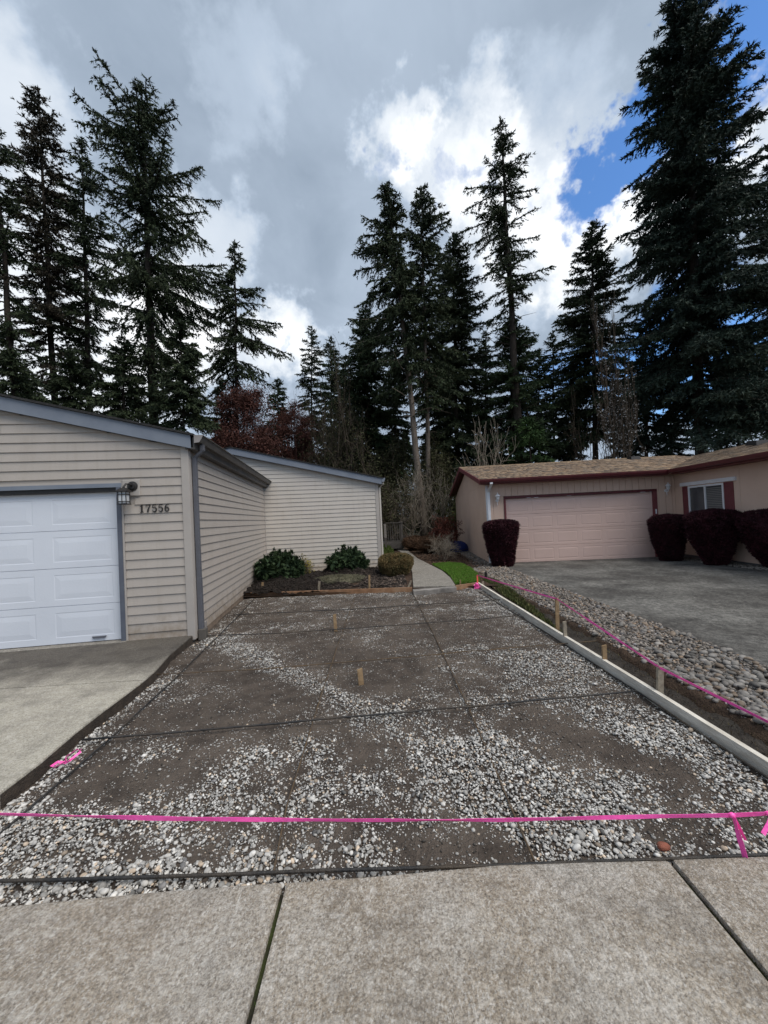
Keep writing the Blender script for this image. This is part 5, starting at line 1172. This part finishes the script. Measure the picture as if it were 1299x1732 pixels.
def bush(name, label, cat, px, pyb, D, w, h, mw, seed, levels=4, spread=.55, up=.6, n0=5, br=.035, leaf=None, nleaf=0, ll=.06, lw=.035, fan=.6, zb=None, group=None, rmin=.004, nch=(3, 4), jit=.05):
    zb = -.2 if zb is None else zb; x = A(px, pyb, D)[0]; root = thing(name, label, cat, (x, D, zb), 0, group)
    P0, P1, R0, R1, T, TD = growth(levels, .42, spread, up, n0, br, seed, fan, nch)
    hi = np.percentile(P1[:, 2], 99); wi = np.percentile(np.abs(P1[:, :2]), 98)
    sc = np.array([w/2/wi, w/2/wi, h/hi]); P0 = P0*sc; P1 = P1*sc; T = T*sc
    V, F = segs_mesh(P0, P1, np.maximum(R0, rmin), np.maximum(R1, rmin*.8), 3)
    link('branches', npmesh('branches', V, F), mw, root)
    if leaf:
        i = RG.integers(0, len(P1), nleaf); u_ = RG.random((nleaf, 1)); pp = P0[i]*(1-u_)+P1[i]*u_+RG.normal(0, jit, (nleaf, 3)); okk = pp[:, 2] > h*.12
        T3 = tri_leaves(pp[okk], np.array([0, 0, .1]), ll, lw, 1.); Vl = T3.reshape(-1, 3); link('foliage', npmesh('foliage', Vl, np.arange(len(Vl)).reshape(-1, 3)), leaf, root)
    return root
def hgt(px, py, D): return A(px, py, D)[2]+.2
def leafy(name, label, px, D, pxl, pxr, pyt, zlow, m, mw, n, seed, ncl=46, ln=.12, lw=.075, fillr=.62):
    r = np.random.default_rng(seed); x = A(px, 880, D)[0]; xl, xr = A(pxl, 700, D)[0]-x, A(pxr, 700, D)[0]-x; zt_ = A(px, pyt, D)[2]+.2
    root = thing(name, label, 'tree', (x, D, -.2), 0, None); c0 = np.array([(xl+xr)/2, 0, (zlow+zt_)/2]); ex = np.array([(xr-xl)/2, (xr-xl)/2*.8, (zt_-zlow)/2])
    d = r.normal(0, 1, (ncl, 3)); d /= np.linalg.norm(d, axis=1, keepdims=True); cc_ = c0+d*ex*(r.uniform(.25, 1, (ncl, 1))**.5)*.80
    cr_ = r.uniform(.45, 1.0, ncl)*ex[0]*.42; ci = r.integers(0, ncl, n); q_ = r.normal(0, 1, (n, 3)); q_ /= np.linalg.norm(q_, axis=1, keepdims=True)
    pp = cc_[ci]+q_*(cr_[ci]*r.uniform(.02, 1.25, n)**.75)[:, None]*[1, 1, .75]
    V = tri_leaves(pp, q_*.6+[0, 0, .1], ln, lw, .9).reshape(-1, 3); link('crown', npmesh('crown', V, np.arange(len(V)).reshape(-1, 3)), m, root)
    P0, P1, R0, R1 = [], [], [], []
    for c in cc_:                                   # a limb to every clump, twigs in it
        a = np.array([c0[0]*.2, 0, zlow*r.uniform(.35, 1)]); mid = (a+c)/2+r.normal(0, .15, 3); P0 += [a, mid]; P1 += [mid, c]; R0 += [.05, .03]; R1 += [.03, .012]
        for _ in range(14):
            e_ = c+r.normal(0, .38, 3); P0.append(c); P1.append(e_); R0.append(.010); R1.append(.004)
    Vs, Fs = segs_mesh(np.array(P0), np.array(P1), np.array(R0), np.array(R1), 3); link('branches', npmesh('branches', Vs, Fs), mw, root, STUFF)
    mb = MB(); mb.tube([(0, 0, 0), (c0[0]*.1, 0, zlow*.6), (c0[0]*.4, 0, c0[2])], [.14, .11, .04], 8); mb.build('trunk', M_bark, root, smooth=True)
leafy('red_maple', 'full rounded dark red tree rising behind the rear wing roof', 408, 23, 345, 478, 628, 2.2, M_maple, M_twigr, 62000, 1, 110, ln=.11, lw=.06)
leafy('red_maple', 'thinner reddish brown tree right of the full dark red one', 492, 25, 452, 545, 652, 2.6, M_maple, M_twigr, 26000, 2, 80, .09, .045)
bush('bare_tree', 'grey bare tree fanning up above the rear wing roof', 'tree', 575, 870, 24, 5.4, hgt(580, 635, 24), M_twig, 3, 6, .9, .25, 8, .07, M_moss, 9000, .12, .06, fan=1.1, rmin=.007, jit=.3)
bush('bare_tree', 'brown bare brush just above the low end of the rear wing roof', 'tree', 640, 880, 21, 4.2, hgt(640, 745, 21), M_twig, 4, 6, .9, .2, 9, .05, M_moss, 7000, .12, .06, 1., rmin=.007, jit=.2)
bush('bare_shrub', 'pale twiggy shrub at the foot of the leaning trunk', 'shrub', 694, 900, 21, 3.2, hgt(690, 798, 21), M_twigp, 5, 6, .9, .2, 9, .04, None, 0, fan=1.1, rmin=.006)
bush('bare_shrub', 'pale twiggy shrub between the upright pale trunk and the pink house', 'shrub', 738, 900, 22.5, 2.6, hgt(740, 800, 22.5), M_twigp, 6, 6, .85, .3, 8, .04, M_moss, 4000, .08, .04, 1., rmin=.006, jit=.15)
bush('mossy_thicket', 'mossy green thicket left of the pink house gable', 'shrub', 752, 890, 24, 4.2, hgt(750, 752, 24), M_twig, 7, 6, .9, .2, 8, .05, M_moss, 15000, .14, .08, 1., rmin=.008, jit=.3)
bush('mossy_thicket', 'dark thicket between the rear wing and the leaning trunk', 'shrub', 665, 890, 25, 4.6, hgt(665, 745, 25), M_twig, 8, 6, .9, .2, 8, .05, M_moss, 15000, .14, .08, 1., rmin=.008, jit=.3)
bush('bare_tree', 'dead tree with long bare branches right of the pale trunks', 'tree', 800, 860, 21, 4.2, hgt(800, 715, 21), M_twigp, 9, 4, .6, .5, 3, .05, None, 0, fan=.9, rmin=.010)
bush('bare_shrub', 'brown bare shrub showing above the pink garage roof', 'shrub', 1012, 860, 23, 4.0, hgt(1010, 712, 23), M_twig, 10, 6, .7, .5, 7, .06, M_brown, 1500, .08, .04, fan=1.1, rmin=.008, jit=.15)
bush('blossom_tree', 'sparse tree with white blossom between the conical fir and the tallest tree', 'tree', 1052, 860, 20.5, 2.6, hgt(1055, 505, 20.5), M_twig, 12, 6, .75, .4, 4, .07, M_blossom, 2000, .08, .05, .6, rmin=.005, jit=.08)
bush('red_shrub', 'reddish brown shrub beside the walkway near the blue cover', 'shrub', 745, 925, 17, 1.5, 1.55, M_twigr, 13, 6, .55, .6, 7, .03, M_redsh, 4200, .06, .04, .7, zb=-.12)
bush('bare_shrub', 'low grey bare shrub between lawn and brown leaf litter', 'shrub', 752, 945, 13.6, 1.3, .95, M_twigp, 14, 6, .65, .4, 9, .014, None, 0, fan=1., zb=-.1, rmin=.0035)
bush('green_shrub', 'dark green shrub against the left gable corner of the pink house', 'shrub', 770, 910, 23, 1.6, 2.1, M_twig, 15, 5, .6, .5, 7, .03, M_hedge, 6000, .09, .06, .8, zb=-.15)

# clipped bushes: leaves over a turned body
def clipped(name, label, cat, loc, rows, m, n, ln, lw, sx=1., sy=1., group=None, seed=1, lump=.06, stem=None, sq=1.):
    r = np.random.default_rng(seed); root = thing(name, label, cat, loc, 0, group)
    zs = [q_[0] for q_ in rows]; rd = [q_[1] for q_ in rows]; ztop = zs[-1]
    def shape(z, a):
        rr_ = np.interp(z, zs, rd); c, s = np.cos(a), np.sin(a); kk_ = (np.abs(c)**(2*sq)+np.abs(s)**(2*sq))**(-1/(2*sq))
        lum_ = 1+lump*(np.sin(3*a+z*5+seed)+np.sin(5*a-z*9+2*seed)*.7+np.sin(z*17+a*8)*.5); return rr_*kk_*lum_
    nn = 22; core = MB(); pr = np.linspace(zs[0], ztop, 16); vs = []
    for z in pr:
        for j in range(nn): a = 2*math.pi*j/nn; q_ = shape(z, a)*.90; vs.append((q_*math.cos(a)*sx, q_*math.sin(a)*sy, z*.985))
    fs = [(i*nn+j, i*nn+(j+1) % nn, (i+1)*nn+(j+1) % nn, (i+1)*nn+j) for i in range(15) for j in range(nn)]+[tuple(range(nn))[::-1], tuple(15*nn+j for j in range(nn))]
    # triangulate core for joining with leaves
    T3 = []
    for f_ in fs:
        for k in range(1, len(f_)-1): T3.append([vs[f_[0]], vs[f_[k]], vs[f_[k+1]]])
    T3 = np.array(T3)
    a = r.uniform(0, 6.28, n); arc_ = np.cumsum([0]+[math.hypot(zs[i+1]-zs[i], rd[i+1]-rd[i])*(rd[i]+rd[i+1]+.02) for i in range(len(zs)-1)]); u_ = r.random(n)*arc_[-1]
    z = np.interp(u_, arc_, zs); dz = np.gradient(np.interp(np.linspace(0, 1, 60)*ztop, zs, rd), ztop/59); slope = np.interp(z, np.linspace(0, ztop, 60), dz)
    rr_ = np.array(shape(z, a))*(r.uniform(.84, 1.03, n)+.06*(r.random(n) < .06))
    # radius also interpolated along arc for flat tops
    ra = np.interp(u_, arc_, rd); ratio = ra/np.maximum(np.interp(z, zs, rd), 1e-3); rr_ = rr_*np.clip(ratio, 0, 1.)
    pp = np.stack([rr_*np.cos(a)*sx, rr_*np.sin(a)*sy, z], 1); nrm = np.stack([np.cos(a), np.sin(a), -slope*.7], 1); nrm /= np.linalg.norm(nrm, axis=1, keepdims=True)
    lv = tri_leaves(pp, nrm+np.array([0, 0, .35]), ln, lw, .55)
    allv = np.concatenate([T3, lv]).reshape(-1, 3)
    link('foliage', npmesh('foliage', allv, np.arange(len(allv)).reshape(-1, 3)), m, root)
    if stem: mb = MB(); mb.tube([(0, 0, -.1), (0, 0, zs[0]+.15)], stem, 8); mb.build('stem', M_bark, root)
    return root
GB = 'clipped purple barberry bushes before the pink house'
def onW(px, py, zb): g = G(px, py, zb); return (g[0], g[1], zb)
g = A(847, 952, 12.05); 
clipped('barberry_bush', 'purple clipped bush like a tall tapered tub, alone left of the pink garage door', 'shrub', (g[0]+.05, 12.05, -.15),
        [(0, .30), (.2, .34), (.6, .42), (1.0, .50), (1.25, .53), (1.34, .50), (1.40, .36), (1.42, .0)], M_barb, 17000, .055, .028, lump=.035, seed=2, group=GB, stem=.05)
g = A(1133, 942, 11.5)
clipped('barberry_bush', 'purple clipped bush overlapping the right side of the pink garage door', 'shrub', (g[0], 11.5, -.15),
        [(0, .24), (.2, .30), (.5, .37), (.9, .45), (1.2, .48), (1.32, .40), (1.36, .0)], M_barb, 15000, .055, .028, lump=.055, seed=3, group=GB, stem=.05)
g = A(1210, 958, 10.2)
clipped('barberry_bush', 'leaning purple clipped bush below the window', 'shrub', (g[0]+.02, 10.2, -.13),
        [(0, .20), (.2, .28), (.5, .41), (.8, .53), (1.1, .62), (1.3, .60), (1.40, .44), (1.45, .0)], M_barb, 17000, .058, .030, lump=.065, seed=4, group=GB, stem=.05)
g = A(1302, 960, 9.2)
clipped('barberry_bush', 'large purple clipped bush cut off by the right edge', 'shrub', (g[0]+.20, 9.2, -.12),
        [(0, .20), (.2, .32), (.5, .50), (.8, .64), (1.1, .72), (1.25, .68), (1.36, .5), (1.42, .0)], M_barb, 18000, .05, .028, lump=.05, seed=5, group=GB, stem=.05)
def rhodo(label, px, pyb, D, w, h, seed):
    x = A(px, pyb, D)[0]; zb = .0; root = thing('rhododendron', label, 'shrub', (x, D, zb), 0, 'rhododendrons before the pale siding')
    r = np.random.default_rng(seed); n = 900; V = []; a = r.uniform(0, 6.28, n); ph = np.arccos(r.uniform(-.55, 1, n)); rad = r.uniform(.78, 1.04, n)*(1+.10*np.sin(3*a+seed)+.08*np.sin(5*ph+a*2))
    c = np.stack([np.sin(ph)*np.cos(a)*w/2, np.sin(ph)*np.sin(a)*w/2, (np.cos(ph)+.55)/1.55*h], 1)*rad[:, None]; out = c-np.array([0, 0, h*.35]); out /= np.linalg.norm(out, axis=1, keepdims=True)
    m_ = 30; rep = np.repeat(np.arange(n), m_); T3 = tri_leaves(c[rep], out[rep]*.9+np.array([0, 0, .25]), .07, .026, .8)
    n3 = 5000; inner = r.normal(0, .24, (n3, 3))*[w, w, h*.8]+[0, 0, h*.45]; inner = inner[(np.abs(inner[:, 0]) < w*.4) & (inner[:, 2] > .03) & (inner[:, 2] < h*.85)]; T4 = tri_leaves(inner, np.array([0, 0, .1]), .13, .07, 1.)
    Vv = np.concatenate([T3, T4]).reshape(-1, 3); link('foliage', npmesh('foliage', Vv, np.arange(len(Vv)).reshape(-1, 3)), M_rhodo, root)
    P0, P1, R0, R1, _, _ = growth(4, h*.3, .6, .5, 6, .02, seed, .8); Vs, Fs = segs_mesh(P0*.9, P1*.9, R0, R1, 3); link('branches', npmesh('branches', Vs, Fs), M_bark, root)
rhodo('left rhododendron, dark green, near the inner corner of the walls', 474, 972, 10.0, 1.12, .74, 21)
rhodo('right rhododendron, dark green, against the pale siding', 589, 957, 11.25, 1.10, .66, 22)
bush('yellow_shrub', 'small yellowish twiggy shrub beside the left rhododendron', 'shrub', 511, 960, 10.7, .5, .52, M_twigp, 16, 5, .5, .6, 6, .012, leafmat('yellow_green_leaves', (.24, .20, .04), (.14, .12, .03), 6), 900, .045, .025, .6, zb=.02, rmin=.003)
g = G(670, 974, -.03)
clipped('boxwood', 'rounded bronze boxwood at the corner of the walkway', 'shrub', (g[0], g[1]+.35, -.04), [(0, .30), (.1, .40), (.3, .47), (.45, .45), (.54, .33), (.57, .0)], M_box, 15000, .035, .022, lump=.035, seed=6, sq=1.4)
for i, (px, py, D, w, h, mm, lb) in enumerate(((655, 936, 14.0, .34, .36, M_hedge, 'nearest low green clipped hedge ball behind the rear wing corner'), (652, 925, 15.8, .34, .38, M_hedge, 'middle low green clipped hedge ball behind the rear wing corner'),
        (649, 915, 17.8, .34, .36, M_hedge, 'farthest low green clipped hedge ball near the deck steps'))):
    x = A(px, py, D)[0]; clipped('hedge_ball', lb, 'shrub', (x, D, -.08), [(0, w*.8), (h*.4, w), (h*.8, w*.85), (h, 0)], mm, 4000, .04, .025, lump=.03, seed=10+i, group='small clipped hedge balls by the deck')
for i, (px, D, w, h, lb) in enumerate(((704, 18.0, .62, .72, 'left brown clipped bush beside the walkway bend'), (727, 16.4, .66, .78, 'right brown clipped bush in front of the red shrub'))):
    x = A(px, 930, D)[0]; clipped('brown_bush', lb, 'shrub', (x, D, -.1), [(.12, w*.5), (h*.45, w), (h*.85, w*.9), (h, 0)], M_brown, 6000, .05, .03, lump=.06, seed=20+i, stem=.04, group='brown clipped bushes by the walkway')
g = G(572, 985, -.03)
clipped('ground_cover_plant', 'low grey-green ground cover mound in front of the dark mulch', 'plant', (g[0], g[1]+.25, -.05), [(0, .50), (.06, .5), (.12, .36), (.16, .0)], leafmat('grey_heather', (.16, .15, .10), (.09, .085, .06), 8), 5000, .035, .014, sx=1.35, sy=.8, lump=.1, seed=31)

# ================================================================== deck, blue cover
dk = thing('wooden_deck', 'weathered wooden deck with railing behind the rear wing corner', 'deck', (0.1, 18.2, 0))
zt = .28
for i in range(12):
    mb = MB(); mb.box(-1.6, .75, i*.142, i*.142+.135, zt-.03, zt); mb.build('deck_board', M_decking, dk)
mb = MB(); mb.box(-1.6, .75, -.03, -.001, zt-.22, zt-.032); mb.box(.752, .78, -.03, 1.7, zt-.22, zt-.032); mb.build('rim_board', M_decking, dk)
for x, y in ((.70, .02), (.70, 1.6), (-.1, .02)):
    mb = MB(); mb.box(x-.045, x+.045, y-.045, y+.045, -.25, zt+.98); mb.build('post', M_decking, dk)
mb = MB(); mb.box(-.1, .78, -.04, .08, zt+.981, zt+1.02); mb.box(.64, .76, .081, 1.66, zt+.981, zt+1.02); mb.build('rail', M_decking, dk)
mb = MB(); mb.box(-.06, .66, .0, .04, zt+.10, zt+.16); mb.build('rail', M_decking, dk)
for i in range(6):
    mb = MB(); x = .03+i*.11; mb.box(x, x+.035, .0, .035, zt+.161, zt+.98); mb.build('baluster', M_decking, dk)
for i in range(10):
    mb = MB(); y = .15+i*.145; mb.box(.69, .725, y, y+.035, zt+.01, zt+.98); mb.build('baluster', M_decking, dk)
# stair rail coming forward
mb = MB(); mb.hexa([(-.14, -1.2, .62), (-.03, -1.2, .62), (-.03, -.05, 1.20), (-.14, -.05, 1.20), (-.14, -1.2, .66), (-.03, -1.2, .66), (-.03, -.05, 1.24), (-.14, -.05, 1.24)]); mb.build('stair_rail', M_decking, dk)
mb = MB(); mb.box(-.13, -.04, -1.2, -1.11, -.2, .62); mb.build('post', M_decking, dk)
for i in range(3):
    mb = MB(); mb.box(-1.1, -.15, -.32*(i+1), -.32*i-.031, zt-.14*(i+1)-.04, zt-.14*(i+1)); mb.build('step', M_decking, dk)
b = A(770, 912, 17.5)
mb = MB(); nx, ny = 14, 8
bl = thing('blue_tarp', 'bright blue covered pile beside the rear corner of the pink house', 'tarp', (b[0], 17.5, -.14))
vs = []; fs = []
for j in range(9):
    for i in range(16):
        t, s = i/15, j/8; a = 2*math.pi*t; hh = math.cos(s*math.pi/2); rr_ = (1-.15*hh)*math.sin(max(s, .02)*math.pi/2)**.5
        vs.append((.62*rr_*math.cos(a)*(1+.06*math.sin(5*a+j)), .45*rr_*math.sin(a)*(1+.06*math.sin(4*a)), .45*hh**.7+.03*math.sin(7*a+j*2)))
for j in range(8):
    for i in range(15): fs.append((j*16+i, j*16+i+1, (j+1)*16+i+1, (j+1)*16+i))
mb.add(vs, fs); mb.build('cover', M_blue, bl, smooth=True)
mb = MB(); mb.tube([(.66*math.cos(t*.42), .48*math.sin(t*.42), .10+.02*math.sin(t)) for t in range(16)], .012, 6); mb.build('tie_rope', M_black, bl)
# bright spruce bough hanging at the foot of the ragged fir
TRs = []
root = thing('young_fir', 'small fresh green fir just right of the tall ragged trunk', 'tree', (A(902, 880, 22.5)[0], 22.5, -.28), 0, 'conifers behind the houses')
for k in range(34):
    az = RG.uniform(0, 6.28); z0_ = RG.uniform(4.5, 7.4); L = (7.9-z0_)*.42+.25; sN = 60; u_ = RG.random(sN)
    pp = np.stack([np.cos(az)*L*u_, np.sin(az)*L*u_, z0_-.35*L*u_**2], 1)+RG.normal(0, .08, (sN, 3)); TRs.append(tri_leaves(pp, np.array([math.cos(az), math.sin(az), -.3]), .2, .06, .5))
V = np.concatenate(TRs).reshape(-1, 3); link('crown', npmesh('crown', V, np.arange(len(V)).reshape(-1, 3)), M_bright, root)
mb = MB(); mb.tube([(0, 0, 0), (.05, 0, 4), (0, 0, 7.8)], [.09, .06, .01], 8); mb.build('trunk', M_bark, root)
print('total tris', sum(len(o.data.loop_triangles) if False else sum(max(1, p_.loop_total-2) for p_ in o.data.polygons) if len(o.data.polygons) < 2000 else len(o.data.polygons) for o in bpy.data.objects if o.type == 'MESH'))
